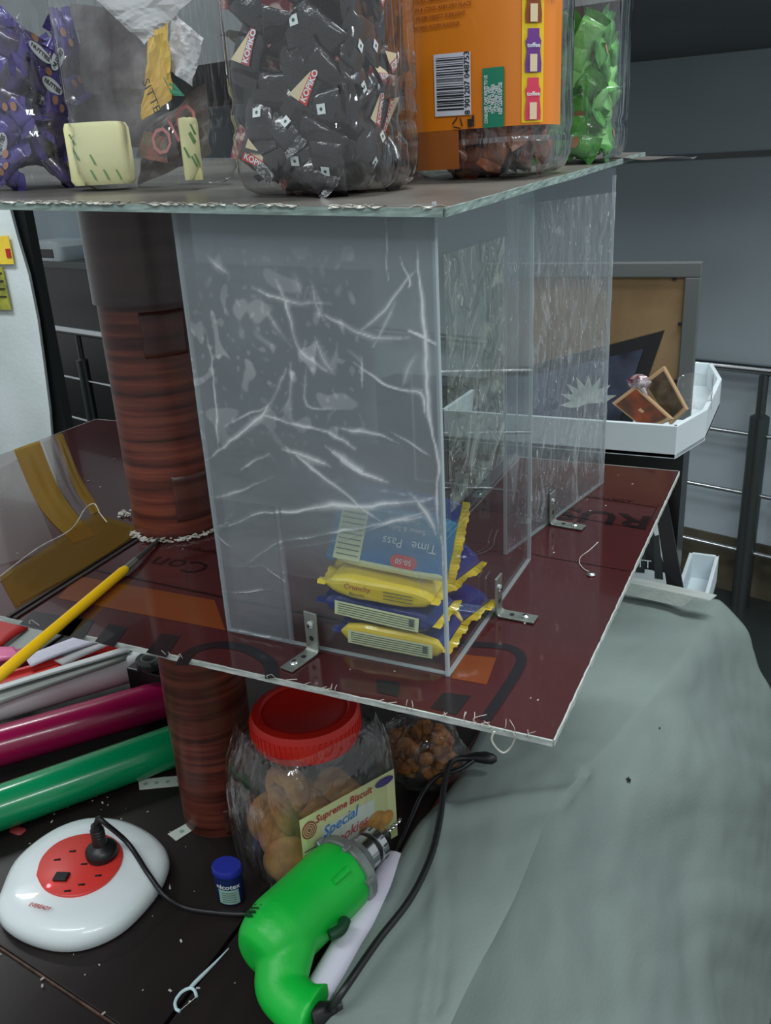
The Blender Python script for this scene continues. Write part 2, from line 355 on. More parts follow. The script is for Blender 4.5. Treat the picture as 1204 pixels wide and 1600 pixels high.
# white printer-like machine on the desk
pp_ = PP(98, 400, bk+nR*.12, nR)
t = thing('printer', 'small white machine with dark window on the black desk', 'printer', (pp_.x, pp_.y, zt_), math.atan2(dR.y, dR.x))
rg = []
for (w_, z) in ((.42, 0), (.44, .03), (.42, .085), (.32, .115), (.26, .12)): rg.append([(x, y, z) for x, y in rounded(w_, .26, .04)])
MB().loft(rg).obj('housing', m_tray, t, smooth=True)
MB().box((.02, .128, .045), (.30, .01, .055)).obj('window', m_blackmat, t, bevel=.006)
MB().box((.0, -.128, .045), (.26, .01, .055)).obj('window', m_blackmat, t, bevel=.006)
q = PP(80, 372, bk+nR*.35, nR)
o = MB().loft([[(q.x+x*.9, q.y+y*.4, zt_+z) for x, y in rounded(w_, .2, .05)] for w_, z in ((.36, .0), (.36, .12), (.34, .17), (.2, .21))]).obj('bag', m_blackmat, smooth=True)
tag(o, 'dark bag slumped behind the small white machine', 'bag')
# black door post between white wall and railing
pA = PY(38, 400, YW+.25)
pA = PY(50, 400, YW+.06)
MBp = MB().box((pA.x-.01, YW+.06, 1.0), (.07, .04, 2.0)); o = MBp.obj('door_1', m_black); struct(o)
# yellow notices
pa = PY(-40, 370, YW-.02); pb = PY(19, 413, YW-.02)
t = thing('notice', 'bright yellow notice taped at left edge above another', 'notice', (pb.x, YW-.01, 0))
put(MB().box(((pa.x+pb.x)/2, YW-.012, (pa.z+pb.z)/2), (pb.x-pa.x, .004, pa.z-pb.z)).obj('sheet', m_yelw), t)
put(MB().box((pb.x-.012, YW-.016, (pa.z+pb.z)/2-.01), (.02, .003, .03)).obj('print_mark', m_textr), t)
pa = PY(-40, 418, YW-.02); pb = PY(15, 485, YW-.02)
t = thing('notice', 'dull olive yellow notice under the bright one', 'notice', (pb.x, YW-.01, 0))
m_ol = mat('olive_paper', srgb(168, 168, 60), .6, noisecol=srgb(120, 124, 52), nscale=30)
put(MB().box(((pa.x+pb.x)/2, YW-.012, (pa.z+pb.z)/2), (pb.x-pa.x, .004, pa.z-pb.z)).obj('sheet', m_ol), t)
for k in range(4): put(MB().box(((pa.x+pb.x)/2, YW-.016, pa.z-.02-.027*k), ((pb.x-pa.x)*.9, .003, .004)).obj('print_line', m_textk), t)

# ================================================================ COUNTER
t = thing('counter', 'dark brown laminate counter under the shelves', 'counter', (-.9, .7, 0))
xr_ = -.345
g0 = P(430, 1390, ZC); g1 = P(245, 1600, ZC); gx = (g0.x+g1.x)/2
# slabs: left big one, front-left one across the worn seam, right one across the dark gap
s0 = P(0, 1480, ZC); s1_ = P(180, 1600, ZC); kk = (s1_.y-s0.y)/(s1_.x-s0.x)
yat = lambda x: s0.y+kk*(x-s0.x)
put(MB().prism([(-2.2, yat(-2.2)+.002), (gx-.0025, yat(gx)+.002), (gx-.0025, 1.30), (-2.2, 1.30)], ZC-.03, ZC).obj('slab', m_counter, bevel=.001), t)
put(MB().prism([(-2.2, -.05), (gx-.0025, -.05), (gx-.0025, yat(gx)-.002), (-2.2, yat(-2.2)-.002)], ZC-.03, ZC-.0006).obj('slab', m_counter, bevel=.001), t)
put(MB().prism([(gx+.0025, -.05), (xr_, -.05), (xr_, 1.30), (gx+.0025, 1.30)], ZC-.03, ZC+.0004).obj('slab', m_counter, bevel=.001), t)
put(MB().prism([(-2.2, yat(-2.2)-.001), (gx-.004, yat(gx)-.001), (gx-.004, yat(gx)+.001), (-2.2, yat(-2.2)+.001)], ZC-.028, ZC+.0002).obj('seam', m_seam), t)
put(MB().box((-1.27, .60, .385), (1.8, 1.3, .77)).obj('cabinet_body', m_counter), t)
m_trimw = mat('red_brown_trim', srgb(96, 44, 36), .4, noisecol=srgb(66, 30, 26), nscale=20)
put(MB().box((xr_+.0, 1.04, ZC+.004), (.028, .5, .028)).obj('edge_trim', m_trimw, bevel=.002), t)
# specks of saw dust and glue
b = MB()
for k in range(130):
    x = random.uniform(-.85, -.44); y = random.uniform(.42, .75); r = random.choice((.0006, .0008, .0012, .002))
    if k > 100: x, y = P(random.gauss(160, 60), random.gauss(1300, 30), ZC)[:2]
    a = random.random()*3; b.box((x, y, ZC+.0012), (r*2, r, .0008), Matrix.Rotation(a, 3, 'Z'))
o = b.obj('dust_specks', m_flake); o['kind'] = 'stuff'; tag(o, 'pale dust and chips scattered over the dark counter', 'dust')

# ================================================================ COLUMN
cx, cy = -.6163, .7182
t = thing('column', 'round column wrapped in red-brown wood-grain laminate, carrying both shelves', 'column', (cx, cy, ZC))
def cyl(r, z0, z1, m, name, wob=0., n=48, rows=30, lean=.0):
    b = MB(); rings = []
    for k in range(rows+1):
        z = z0+(z1-z0)*k/rows
        rings.append([(r*math.cos(a)*(1+wob*noise.noise(V((math.cos(a)*2, math.sin(a)*2, z*14)))), r*math.sin(a)*(1+wob*noise.noise(V((math.cos(a)*2, math.sin(a)*2, z*14+9)))), z) for a in [2*math.pi*j/n for j in range(n)]])
    b.loft(rings); return b.obj(name, m, t, smooth=True)
cyl(.0495, 0, ZS-ZC-.004, m_wood, 'lower_wrap', .02)
cyl(.0500, ZS-ZC-.001, 1.47-ZC, m_wood, 'middle_wrap', .012)
cyl(.0535, 1.452-ZC, ztop(cx, cy)-.006-ZC, m_sleeve, 'upper_sleeve', .004)
# overlapping laminate patches
def patch(a0, a1, z0, z1, r, m):
    b = MB(); b.grid(lambda u, v: ((r+.0004*math.sin(9*u+5*v))*math.cos(a0+(a1-a0)*u), (r+.0004*math.sin(7*v))*math.sin(a0+(a1-a0)*u), z0+(z1-z0)*v), 14, 8)
    return b.obj('laminate_patch', m, t, smooth=True, solid=.0006)
am = math.atan2(-cy, -cx)
m_wood2 = mat('brown_patch', srgb(92, 52, 44), .36, noisecol=srgb(58, 30, 26), nscale=2.4, stretch=(2, 2, 34))
patch(am-.05, am+.75, 1.225-ZC, 1.275-ZC, .0512, m_wood2)
patch(am-.2, am+.7, 1.40-ZC, 1.445-ZC, .0512, m_wood2)
patch(am-.0, am+.9, .80-ZC+.004, .84-ZC, .0510, m_wood2)
# torn white foam/paper scraps round the column foot on the shelf
b = MB()
for k in range(150):
    a = am+random.uniform(-1.3, 1.5); r = .052+random.random()*.007; R_ = Matrix.Rotation(random.random()*6, 3, 'Z') @ Matrix.Rotation(random.uniform(-.8, .8), 3, 'X')
    b.box((cx+r*math.cos(a), cy+r*math.sin(a), ZS+.002+random.random()*.0025), (random.uniform(.002, .008), .0014, .001), R_)
q = P(200, 805, ZS)
for k in range(24): b.box((q.x+random.gauss(0, .006), q.y+random.gauss(0, .006), ZS+.0015+random.random()*.002), (.004, .002, .001), Matrix.Rotation(random.random()*6, 3, 'Z'))
o = b.obj('torn_scraps', m_flake); o['kind'] = 'stuff'; tag(o, 'white torn scraps round the foot of the column on maroon shelf', 'scraps')

# ================================================================ MIDDLE SHELF
XR, YN, YF, XL = -.1236, .4799, 1.0535, -1.0486
sh = thing('middle_shelf', 'glossy maroon sheet shelf with black lettering, middle level round the column', 'shelf', (cx, cy, ZS-.005))
sA = P(225, 835, ZS); sB = P(0, 978, ZS)
sx = lambda y: sA.x+(sB.x-sA.x)*(y-sA.y)/(sB.y-sA.y)
TH = .0048
def board(pts, name, m, z0=ZS-TH, z1=ZS):
    return put(MB().prism(pts, z0, z1).obj(name, m), sh)
board([(sx(YN)+.0012, YN), (XR, YN), (XR, YF), (sx(YF)+.0012, YF)], 'board', m_board)
board([(XL, YN), (sx(YN)-.0012, YN), (sx(YF)-.0012, YF), (XL, YF)], 'board', m_board)
def edge_strip(a, b_, o):   # ragged pale saw-cut edge
    b = MB(); a = V(a); b_ = V(b_); o = V(o); nn = 90
    b.grid(lambda u, v: a.lerp(b_, u)+o*(.0008+.0007*noise.noise(V((u*60, v*3, 1))))+V((0, 0, (v-1)*TH+.0003*noise.noise(V((u*80, 4, v))))), nn, 2)
    return put(b.obj('cut_edge', m_cut, solid=.0012), sh)
edge_strip((XL, YN, ZS), (XR, YN, ZS), (0, -1, 0)); edge_strip((XR, YN, ZS), (XR, YF, ZS), (1, 0, 0)); edge_strip((XL, YF, ZS), (XR, YF, ZS), (0, 1, 0)); edge_strip((XL, YN, ZS), (XL, YF, ZS), (-1, 0, 0))
# dark joint strips along the seam
for k, off in enumerate((-.0045, .0035)):
    put(MB().prism([(sx(YN)+off-.0022, YN+.0), (sx(YN)+off+.0022, YN+.0), (sx(sA.y)+off+.0022, sA.y+.005), (sx(sA.y)+off-.0022, sA.y+.005)], ZS+.0002, ZS+.0016).obj('joint_strip', m_blackmat, bevel=.0004), sh)
ZP = ZS+.0003
def flat(pxs, m, name='printed_shape', z=ZP):
    pts = [P(x, y, ZS) for x, y in pxs]; n = len(pts); b = MB(); b.add([(p.x, p.y, z) for p in pts], [list(range(n))])
    return put(b.obj(name, m), sh)
def stroke(path, wd, m, name='printed_line', z=ZP, closed=False):
    pts = [V(p) for p in path]; L = []; n = len(pts)
    for i, p in enumerate(pts):
        t_ = (pts[(i+1) % n if closed else min(i+1, n-1)]-pts[(i-1) % n if closed else max(i-1, 0)]).normalized(); nn = V((-t_.y, t_.x, 0))*wd/2
        L.append((p+nn, p-nn))
    b = MB(); vs = [(q.x, q.y, z) for a in L for q in a]; fs = [(2*i, 2*i+1, 2*((i+1) % n)+1, 2*((i+1) % n)) for i in range(n if closed else n-1)]
    b.add(vs, fs); return put(b.obj(name, m), sh)
# big rounded border line of the old sign, its bars and letters cut by the near edge
pc = [P(x, y, ZS) for x, y in ((330, 968), (420, 978), (560, 985), (690, 1003))]
rp = smooth_path([P(x, y, ZS) for x, y in ((640, 998), (700, 1004), (770, 1009), (800, 1014), (814, 1028), (808, 1048), (785, 1085), (757, 1126))], 6)
stroke(rp, .0085, m_print)
flat([(52, 955), (130, 968), (108, 996), (30, 976)], m_print); flat([(112, 962), (148, 970), (130, 1000), (96, 992)], m_print); flat([(170, 975), (200, 981), (178, 1012), (148, 1003)], m_print)
flat([(252, 990), (282, 994), (260, 1028), (228, 1020)], m_print)
arc = smooth_path([P(x, y, ZS) for x, y in ((283, 1040), (300, 1018), (340, 1008), (385, 1014), (420, 1035), (425, 1060))], 5); stroke(arc, .011, m_print)
flat([(588, 1062), (625, 1066), (622, 1090), (588, 1082)], m_print); flat([(692, 1082), (735, 1088), (712, 1118), (672, 1106)], m_print)
stroke([P(135, 888, ZS), P(342, 932, ZS), P(640, 990, ZS)], .0028, m_printd)
stroke([P(700, 838, ZS), P(850, 870, ZS), P(985, 893, ZS)], .0012, m_printd)
flat([(120, 900), (335, 938), (352, 985), (90, 935)], m_orange, 'orange_patch', ZP-.0001)  # flat brownish orange patches laid on the board
flat([(715, 1022), (775, 1028), (760, 1070), (705, 1060)], m_orange, 'orange_patch', ZP-.0001)
text('Con', .036, m_printd, (P(293, 886, ZS).x-.012, P(293, 886, ZS).y+.002, ZP), (-1, -.06, 0), (.06, -1, 0), sh, sx=1.1)
p = P(300, 858, ZS); text('numpur', .014, m_printd, (p.x+.01, p.y, ZP), (-1, 0, 0), (0, -1, 0), sh, sx=1.15)
p = P(925, 806, ZS); text('RUSH', .050, m_printd, (p.x-.010, p.y, ZP), (-1, 0, 0), (0, -1, 0), sh, bold=.0012, sx=1.15)
stroke([P(1026, 793, ZS), P(1008, 828, ZS), P(840, 798, ZS), P(862, 768, ZS)], .0016, m_printd, closed=True)
p = P(985, 783, ZS); text('ACRYLIC SHEET', .010, m_printd, (p.x-.04, p.y, ZP), (-1, 0, 0), (0, -1, 0), sh, sx=1.2)
# reflected yellow bands painted as tinted sheets on the left board; one curled film
def film(pxs_a, pxs_b, m, name, lab=None, z=.0010, wave=.0006):
    A = smooth_path([P(x, y, ZS) for x, y in pxs_a], 6); B = smooth_path([P(x, y, ZS) for x, y in pxs_b], 6); b = MB(); n = len(A)-1
    def f(u, v):
        i = min(int(u*n), n-1); fr = u*n-i; a = A[i].lerp(A[i+1], fr); c = B[min(i, len(B)-2)].lerp(B[min(i+1, len(B)-1)], fr); p = a.lerp(c, v)
        return V((p.x, p.y, ZS+z+wave*(1+noise.noise(V((u*5, v*4, z*900))))))
    b.grid(f, 24, 10); o = put(b.obj(name, m, smooth=True), sh)
    if lab: o['label'] = lab
    return o
film([(22, 704), (60, 790), (115, 850)], [(62, 690), (95, 770), (148, 838)], m_amber, 'amber_reflection', 'yellow reflection band painted as a thin strip')
film([(66, 689), (98, 770), (148, 838)], [(90, 680), (118, 760), (165, 830)], m_smoke, 'grey_band')
m_amber2 = clear('amber_reflection_pale', (.84, .60, .18, 1), .3, .30, (.34, .22, .04, 1), glossmul=.15)  # paler tint for the yellow reflection over the curled film
film([(86, 682), (110, 750), (143, 806)], [(98, 678), (125, 745), (158, 800)], m_amber, 'amber_reflection')
film([(0, 905), (70, 862), (150, 806)], [(25, 950), (130, 893), (226, 830)], m_amber2, 'film_with_reflection', 'loose film with curled edge, yellow reflection painted in its tint', .0022, .0010)
film([(-60, 900), (-20, 800), (0, 730)], [(90, 860), (60, 790), (28, 715)], m_smoke, 'ceiling_reflection', None, .0006)  # ceiling reflection painted as a thin pinkish grey sheet
o = MB().tube(smooth_path([P(x, y, ZS)+V((0, 0, h)) for x, y, h in ((0, 906, .003), (60, 862, .004), (112, 834, .005), (135, 808, .010), (150, 802, .012), (158, 812, .008), (168, 820, .003))], 6), .0007, 6).obj('curled_film_edge', m_flake, smooth=True); put(o, sh)
# torn film curls along the near edge
b = MB()
for x, y, h in ((455, 1072, .004), (500, 1085, .003), (545, 1063, .008), (546, 1076, -.005), (610, 1098, .003), (640, 1092, .009), (700, 1115, .004), (720, 1105, .010), (760, 1112, .012), (765, 1128, .004), (810, 1130, .012), (835, 1140, .005), (310, 1012, .003), (60, 975, .004), (420, 1060, .003), (270, 1025, .002)):
    p = P(x, y, ZS)
    for k in range(2):
        q = p+V((random.gauss(0, .005), 0, 0)); q.y = YN-.001
        b.tube(smooth_path([q+V((0, 0, -.002)), q+V((random.gauss(0, .003), -.002, h*.4)), q+V((random.gauss(0, .004), .001, h*.7))], 4), .00025, 4)
for k in range(40):
    q = V((XL+(XR-XL)*random.random(), YN-.001, ZS-.001)); b.tube([q, q+V((random.gauss(0, .004), -.001, random.uniform(-.002, .002)))], .0002, 4)
o = put(b.obj('torn_film_threads', m_flake), sh); o['kind'] = 'stuff'
# little loop of film and thread below the right corner
p = PY(790, 1145, YN-.002)
lp = [PY(x, y, YN-.004) for x, y in ((772, 1143), (768, 1155), (775, 1168), (787, 1176), (799, 1166), (804, 1152), (800, 1143))]
put(MB().tube(smooth_path(lp, 6), .0007, 6).obj('hanging_thread', m_flake, smooth=True), sh)
# specks on the shelf
b = MB()
for k in range(70):
    x = random.uniform(-.95, XR-.01); y = random.uniform(YN+.01, YF-.02); r = random.choice((.0005, .0007, .001, .0014)); b.box((x, y, ZS+.0008), (r*2, r, .0006), Matrix.Rotation(random.random()*3, 3, 'Z'))
o = put(b.obj('specks', m_flake), sh); o['kind'] = 'stuff'
# small pebble-like screw and a hair on the right board
p = P(923, 899, ZS)
t = thing('screw', 'loose shiny screw lying alone on the right of the maroon shelf', 'screw', (p.x, p.y, ZS+.0003))
MB().lathe([(0, .0028), (.0028, .0024), (.0042, .0008), (.0036, 0), (0, 0)], n=16).obj('head', m_screw, t, smooth=True)
MB().box((0, 0, .0029), (.0035, .0008, .0004)).obj('slot', m_hole, t)
hp = [P(x, y, ZS+.001) for x, y in ((934, 847), (920, 860), (907, 870), (905, 880), (912, 889), (920, 893))]
tag(MB().tube(smooth_path(hp, 6), .0004, 5).obj('thread', m_flake, smooth=True), 'curled pale thread beside the loose screw on the maroon shelf', 'thread')

# ================================================================ TOP SHELF
XT0, XT1, YT0, YT1 = -1.05, -.205, .512, 1.17
ts = thing('top_shelf', 'thin grey board shelf with pale ragged edge carrying the sweet jars', 'shelf', (cx, cy, 1.54))
def tsurf(u, v, dz=0):
    x = XT0+(XT1-XT0)*u; y = YT0+(YT1-YT0)*v
    return V((x, y, ztop(x, y)+dz+.0006*noise.noise(V((x*9, y*9, 0)))))
b = MB(); b.grid(lambda u, v: tsurf(u, v), 40, 20); b.grid(lambda u, v: tsurf(1-u, v, -.005), 40, 20)
put(b.obj('board', m_topbd, smooth=True), ts)
for a_, b_, o_ in (((0, 0), (1, 0), (0, -1, 0)), ((1, 0), (1, 1), (1, 0, 0)), ((0, 1), (1, 1), (0, 1, 0)), ((0, 0), (0, 1), (-1, 0, 0))):
    b = MB()
    def f(u, v, a_=a_, b_=b_, o_=o_):
        q = tsurf(a_[0]+(b_[0]-a_[0])*u, a_[1]+(b_[1]-a_[1])*u, -.0052*(1-v)); return q+V(o_)*(.0008+.0006*noise.noise(V((u*70, v*2, 3))))
    b.grid(f, 120, 3); put(b.obj('cut_edge', m_topedge, solid=.0015), ts)
b = MB()
for k in range(70):      # peeling film along the front edge
    u = random.choice((random.uniform(.4, 1), random.uniform(.25, 1))); q = tsurf(u, 0, .0007); l = random.uniform(.006, .022)
    b.grid(lambda s, v: q+V((l*(s-.5), -.001-.0015*v+.001*math.sin(7*s+k), .0012*math.sin(5*s+k)*v)), 6, 1)
o = put(b.obj('peeling_film', m_flake, solid=.0003), ts); o['kind'] = 'stuff'
b = MB(); pk = [(902, 272), (940, 262), (980, 254), (1015, 247)]
q0 = V((XT1, 1.05, ztop(XT1, 1.05)))
b.grid(lambda u, v: V((XT1-.02+.085*u, 1.02+.06*u+.06*v, ztop(XT1, 1.05)+.0015*math.sin(u*9+v*4)-.004*u)), 10, 4)
put(b.obj('curled_corner_film', m_topbd, solid=.0006), ts)

# ================================================================ ACRYLIC PANELS
def panel(label, a, c, z0, z1, th=.003, name='acrylic_panel'):
    t = thing(name, label, 'panel', (a[0], a[1], z0)); a = V((a[0], a[1], 0)); c = V((c[0], c[1], 0)); d = (c-a).normalized(); nn = V((-d.y, d.x, 0))*th/2
    z1a, z1b = z1 if isinstance(z1, tuple) else (z1, z1)
    pb_ = [a-nn, c-nn, c+nn, a+nn]
    o = MB().hexa([(p.x, p.y, z0) for p in pb_], [(pb_[0].x, pb_[0].y, z1a), (pb_[1].x, pb_[1].y, z1b), (pb_[2].x, pb_[2].y, z1b), (pb_[3].x, pb_[3].y, z1a)]).obj('sheet', m_clear)
    put(o, t)
    # bright sawn edges
    for p in (a, c):
        put(MB().box((p.x, p.y, (z0+z1a)/2), (.0016, .0034, z1a-z0), Matrix.Rotation(math.atan2(d.y, d.x), 3, 'Z')).obj('edge', m_edge), t)
    m_ = (a+c)/2; put(MB().box((m_.x, m_.y, z0+.0007), ((c-a).length, .0034, .0012), Matrix.Rotation(math.atan2(d.y, d.x), 3, 'Z')).obj('edge', m_edge), t)
    return t, a, c, d
m_edge = clear('sawn_edge', (.9, .95, .95, 1), .2, .42, (.80, .86, .88, 1))
u_ = .36
FA = (-1.163*u_, 1.472*u_); FB = (-.606*u_, 1.472*u_)
z0 = ZS+.0004
tF, a, c, d = panel('front acrylic panel in milky wrinkled film, facing the camera', FA, FB, z0, (ztop(*FA)-.006, ztop(*FB)-.006))
# the film: a fine sheet, milky where it is creased or has come loose
YFm = FA[1]-.0032
creases = [
 ([(322, 394), (340, 415), (356, 432)], 5, .5), ([(396, 448), (447, 471), (519, 479)], 4, .45), ([(429, 436), (451, 487), (467, 551), (519, 583)], 4, .5),
 ([(487, 491), (535, 507), (583, 527), (639, 527)], 4, .5), ([(555, 519), (595, 491), (619, 459), (651, 420)], 3, .5), ([(615, 475), (583, 543)], 2.5, .4), ([(563, 559), (567, 607)], 2.5, .35),
 ([(551, 569), (607, 603), (663, 611)], 2.5, .6), ([(649, 380), (655, 440), (663, 519), (675, 679), (683, 760), (690, 860)], 3, .75), ([(412, 647), (503, 675), (555, 695)], 3, .75),
 ([(320, 719), (384, 671), (420, 630), (447, 579)], 4, .6), ([(352, 665), (400, 640), (430, 632)], 2, .4), ([(527, 671), (571, 675), (623, 691)], 2.5, .7), ([(611, 675), (640, 690), (667, 711)], 3, .6),
 ([(439, 703), (480, 716), (519, 731)], 4, .55), ([(519, 703), (545, 720), (571, 739)], 5, .6), ([(343, 822), (416, 803), (511, 792), (603, 790), (679, 776)], 4, .75),
 ([(385, 883), (420, 858), (454, 845), (587, 822), (679, 799)], 4, .6), ([(446, 700), (534, 769), (595, 815)], 2.5, .6), ([(511, 700), (565, 738), (603, 754)], 3.5, .6), ([(377, 738), (419, 711)], 2.5, .5),
 ([(408, 887), (446, 906)], 2, .7), ([(350, 925), (423, 925)], 1.2, .6), ([(339, 834), (362, 853)], 2, .6), ([(335, 776), (377, 769), (427, 746)], 3, .5), ([(640, 770), (672, 800), (685, 840)], 4, .6),
 ([(313, 500), (330, 560), (338, 640), (342, 700)], 2, .4), ([(420, 490), (455, 545)], 5, .35), ([(487, 440), (495, 480), (508, 510)], 6, .35), ([(460, 430), (470, 460)], 7, .3), ([(490, 530), (500, 560), (520, 583)], 6, .35),
 ([(455, 570), (452, 620), (435, 642)], 4, .35), ([(478, 575), (480, 630), (520, 638)], 4, .35), ([(625, 400), (640, 440), (636, 452)], 2, .5), ([(640, 515), (678, 540)], 2, .8), ([(630, 610), (660, 615), (668, 650)], 4, .5),
 ([(650, 560), (640, 585), (630, 600)], 4, .4), ([(690, 820), (695, 900), (698, 1000), (701, 1050)], 3, .8), ([(360, 983), (440, 1000)], 2.5, .8), ([(640, 850), (655, 900), (662, 930)], 6, .3), ([(602, 340), (605, 440)], 1.2, .4), ([(330, 880), (480, 898), (580, 930)], 1.5, .25),
 ([(420, 860), (500, 850), (560, 836), (640, 806), (680, 790)], 3, .4)]
cw = [([(PY(x, y, YFm).x, PY(x, y, YFm).z) for x, y in pts], wd, am_) for pts, wd, am_ in creases]
for ci in range(len(cw)): cw[ci] = ([(p.x, p.z) for p in smooth_path([V((q[0], 0, q[1])) for q in cw[ci][0]], 4)], cw[ci][1], cw[ci][2])
MX = .00046   # metres per pixel at the panel
nu, nv = 200, 330
x0, x1 = FA[0], FB[0]+.001; zb, ztp = ZS+.001, ztop(*FA)-.007
def milk_at(x, z):
    v = (z-zb)/(ztp-zb); u = (x-x0)/(x1-x0)
    base = .60
    if v < .36:
        k = min(1, (.36-v)/.16); base = .60+(.07-.60)*k
        if u < .33: base = .46 if u < .30 else .40
        if u < .33 and abs(u-.315) < .006: base = .6
    nz = noise.noise(V((x*16, z*16, 3))); base += .09*nz
    if .42 < v < .93 and u < .72:      # bubbles where the film has let go
        q = noise.noise(V((x*75+3*nz, z*62, 8))); base += .16*max(0, min(1, (q-.18)*7))*(1-abs(v-.7)/.3)
        q = noise.noise(V((x*190, z*160, 2))); base += .10*max(0, min(1, (q-.3)*8))*(1-abs(v-.7)/.3)
    s = 0
    wx_ = x+.0035*noise.noise(V((x*28, z*28, 11)))+.0012*noise.noise(V((x*90, z*90, 4))); wz_ = z+.0035*noise.noise(V((x*28, z*28, 15)))+.0012*noise.noise(V((x*90, z*90, 9)))
    for pts, wd, am_ in cw:
        dmin, ib = min((seg_d(wx_, wz_, pts[i], pts[i+1]), i) for i in range(len(pts)-1))
        dd = dmin/MX; tp = math.sin(math.pi*(ib+.5)/(len(pts)-1))**.6; am_ = am_*tp*(.75+.6*noise.noise(V((x*45, z*45, 21)))); wd = wd*(.7+.7*tp)*(1+.5*noise.noise(V((x*40, z*40, 31))))
        if dd < wd*4: s = max(s, am_*(.42*math.exp(-(dd/wd)**2)+.50*math.exp(-(dd/1.1)**2)))
    return base, s
b = MB(); att = []; vv = []
bb = [(min(p[0] for p in c_[0])-.012, max(p[0] for p in c_[0])+.012, min(p[1] for p in c_[0])-.012, max(p[1] for p in c_[0])+.012) for c_ in cw]
cw_all = cw
for j in range(nv+1):
    for i in range(nu+1):
        x = x0+(x1-x0)*i/nu; z = zb+(ztp-zb)*j/nv
        cw = [cw_all[k] for k in range(len(cw_all)) if bb[k][0] < x < bb[k][1] and bb[k][2] < z < bb[k][3]]
        m0, s = milk_at(x, z); att.append(max(0, min(.97, m0+s)))
        vv.append((x, YFm-.0012*s-.0005*noise.noise(V((x*30, z*30, 0))), z))
b.add(vv, [(j*(nu+1)+i, j*(nu+1)+i+1, (j+1)*(nu+1)+i+1, (j+1)*(nu+1)+i) for j in range(nv) for i in range(nu)])
o = b.obj('protective_film', m_film_front, smooth=True)
o.data.attributes.new('milk', 'FLOAT', 'POINT').data.foreach_set('value', att)
put(o, tF); o['label'] = 'wrinkled milky protective film'
# side panel A: from the near right corner straight back
SA = (-.6045*u_, 1.466*u_); SB = (-.612*u_, 2.081*u_)
tA, a, c, d = panel('clear side panel running back from the near right corner', SA, SB, z0, (ztop(*SA)-.006, ztop(*SB)-.006))
def filmsheet(t, a, c, z0_, z1_, m, off, name='protective_film', lab=None, nu=40, nv=60, amp=.0012):
    a = V((a[0], a[1], 0)); c = V((c[0], c[1], 0)); d = (c-a).normalized(); nn = V((d.y, -d.x, 0)); b = MB()
    def f(u, v):
        p = a.lerp(c, u); z = z0_+(z1_-z0_)*v; k = noise.noise(V((u*9+a.x*7, v*13, 5)))+.6*noise.noise(V((u*22, v*30, a.y*9)))
        return p+nn*(off+amp*.5*(k+1))+V((0, 0, z))
    b.grid(f, nu, nv); o = b.obj(name, m, smooth=True); put(o, t)
    if lab: o['label'] = lab
ia = V((SA[0], SA[1], 0)).lerp(V((SB[0], SB[1], 0)), .04); ib = V((SA[0], SA[1], 0)).lerp(V((SB[0], SB[1], 0)), .62)
filmsheet(tA, ia, ib, ZS+.13, ztop(*SA)-.03, m_film_refl, .0018, lab='crumpled film patch, green jar reflections painted in its tint', amp=.001)
# second right-hand panel B, turned a little outwards, covered in crumpled film
BA = (-.682*u_, 2.092*u_); BB = (-.56*u_, 2.735*u_)
tB, a, c, d = panel('rear right acrylic panel in crumpled film, set at an angle', BA, BB, z0, (ztop(*BA)-.006, ztop(*BB)-.006))
zz = ztop(*BB)-.03
filmsheet(tB, BA, BB, ZS+.002, zz-.0, m_film_side, .002, lab='crumpled sparkling protective film')
# back panel C
CA = (-1.163*u_, 2.585*u_); CB = (-.80*u_, 2.571*u_)
tC, a, c, d = panel('back acrylic panel behind the biscuit packs, parallel to the front one', CA, CB, z0, (ztop(*CA)-.006, ztop(*CB)-.006))

# ---------------------------------------------------------------- angle brackets with screws
def bracket(label, p, out, up_len=.038, base_len=.030, wd=.0135, th=.0018):
    """p: foot of the vertical leg on the shelf, out: direction of the base leg"""
    out = V(out).normalized(); t = thing('angle_bracket', label, 'bracket', (p[0], p[1], ZS+.0006), math.atan2(out.y, out.x), 'zinc angle brackets')
    prof = [(0, up_len)]+[(r_-r_*math.cos(a_), r_-r_*math.sin(a_)) for r_, a_ in [(.005, math.pi/2*k/6) for k in range(7)]]+[(base_len, 0)]
    # ordered from the top of the upright leg round the bend to the end of the base leg
    cen = [V((x, 0, z)) for x, z in prof]; b = MB(); rings = []
    for i, c_ in enumerate(cen):
        tt = (cen[min(i+1, len(cen)-1)]-cen[max(i-1, 0)]).normalized(); nn = V((tt.z, 0, -tt.x))*-1*th
        rings.append([c_+V((0, -wd/2, 0)), c_+V((0, wd/2, 0)), c_+nn+V((0, wd/2, 0)), c_+nn+V((0, -wd/2, 0))])
    b.loft(rings); b.obj('angle_plate', m_zinc, t, bevel=.0004)
    for pos, ax in (((th+.0002, 0, up_len*.70), 'x'), ((base_len*.72, 0, th+.0002), 'z')):
        s = MB().lathe([(0, .0022), (.0018, .002), (.0034, .0006), (.0034, 0)], n=18); s.box((0, 0, .0022), (.0036, .0007, .0004), mi=1); s.box((0, 0, .0022), (.0007, .0036, .0004), mi=1)
        so = s.obj('screw', [m_screw, m_hole], t, smooth=True); so.location = pos
        if ax == 'x': so.rotation_euler = (0, math.pi/2, 0)
    for pos, ax in (((th+.0001, 0, up_len*.36), 'x'), ((base_len*.38, 0, th+.0001), 'z')):
        s = MB().lathe([(0, .0002), (.0022, .0002), (.0022, 0)], n=14).obj('hole', m_hole, t); s.location = pos
        if ax == 'x': s.rotation_euler = (0, math.pi/2, 0)
    return t
q = P(508, 1002, ZS); bracket('bracket at foot of the front film-covered panel', (q.x, YFm-.003), (-.18, -1, 0), .036, .034, .0125)
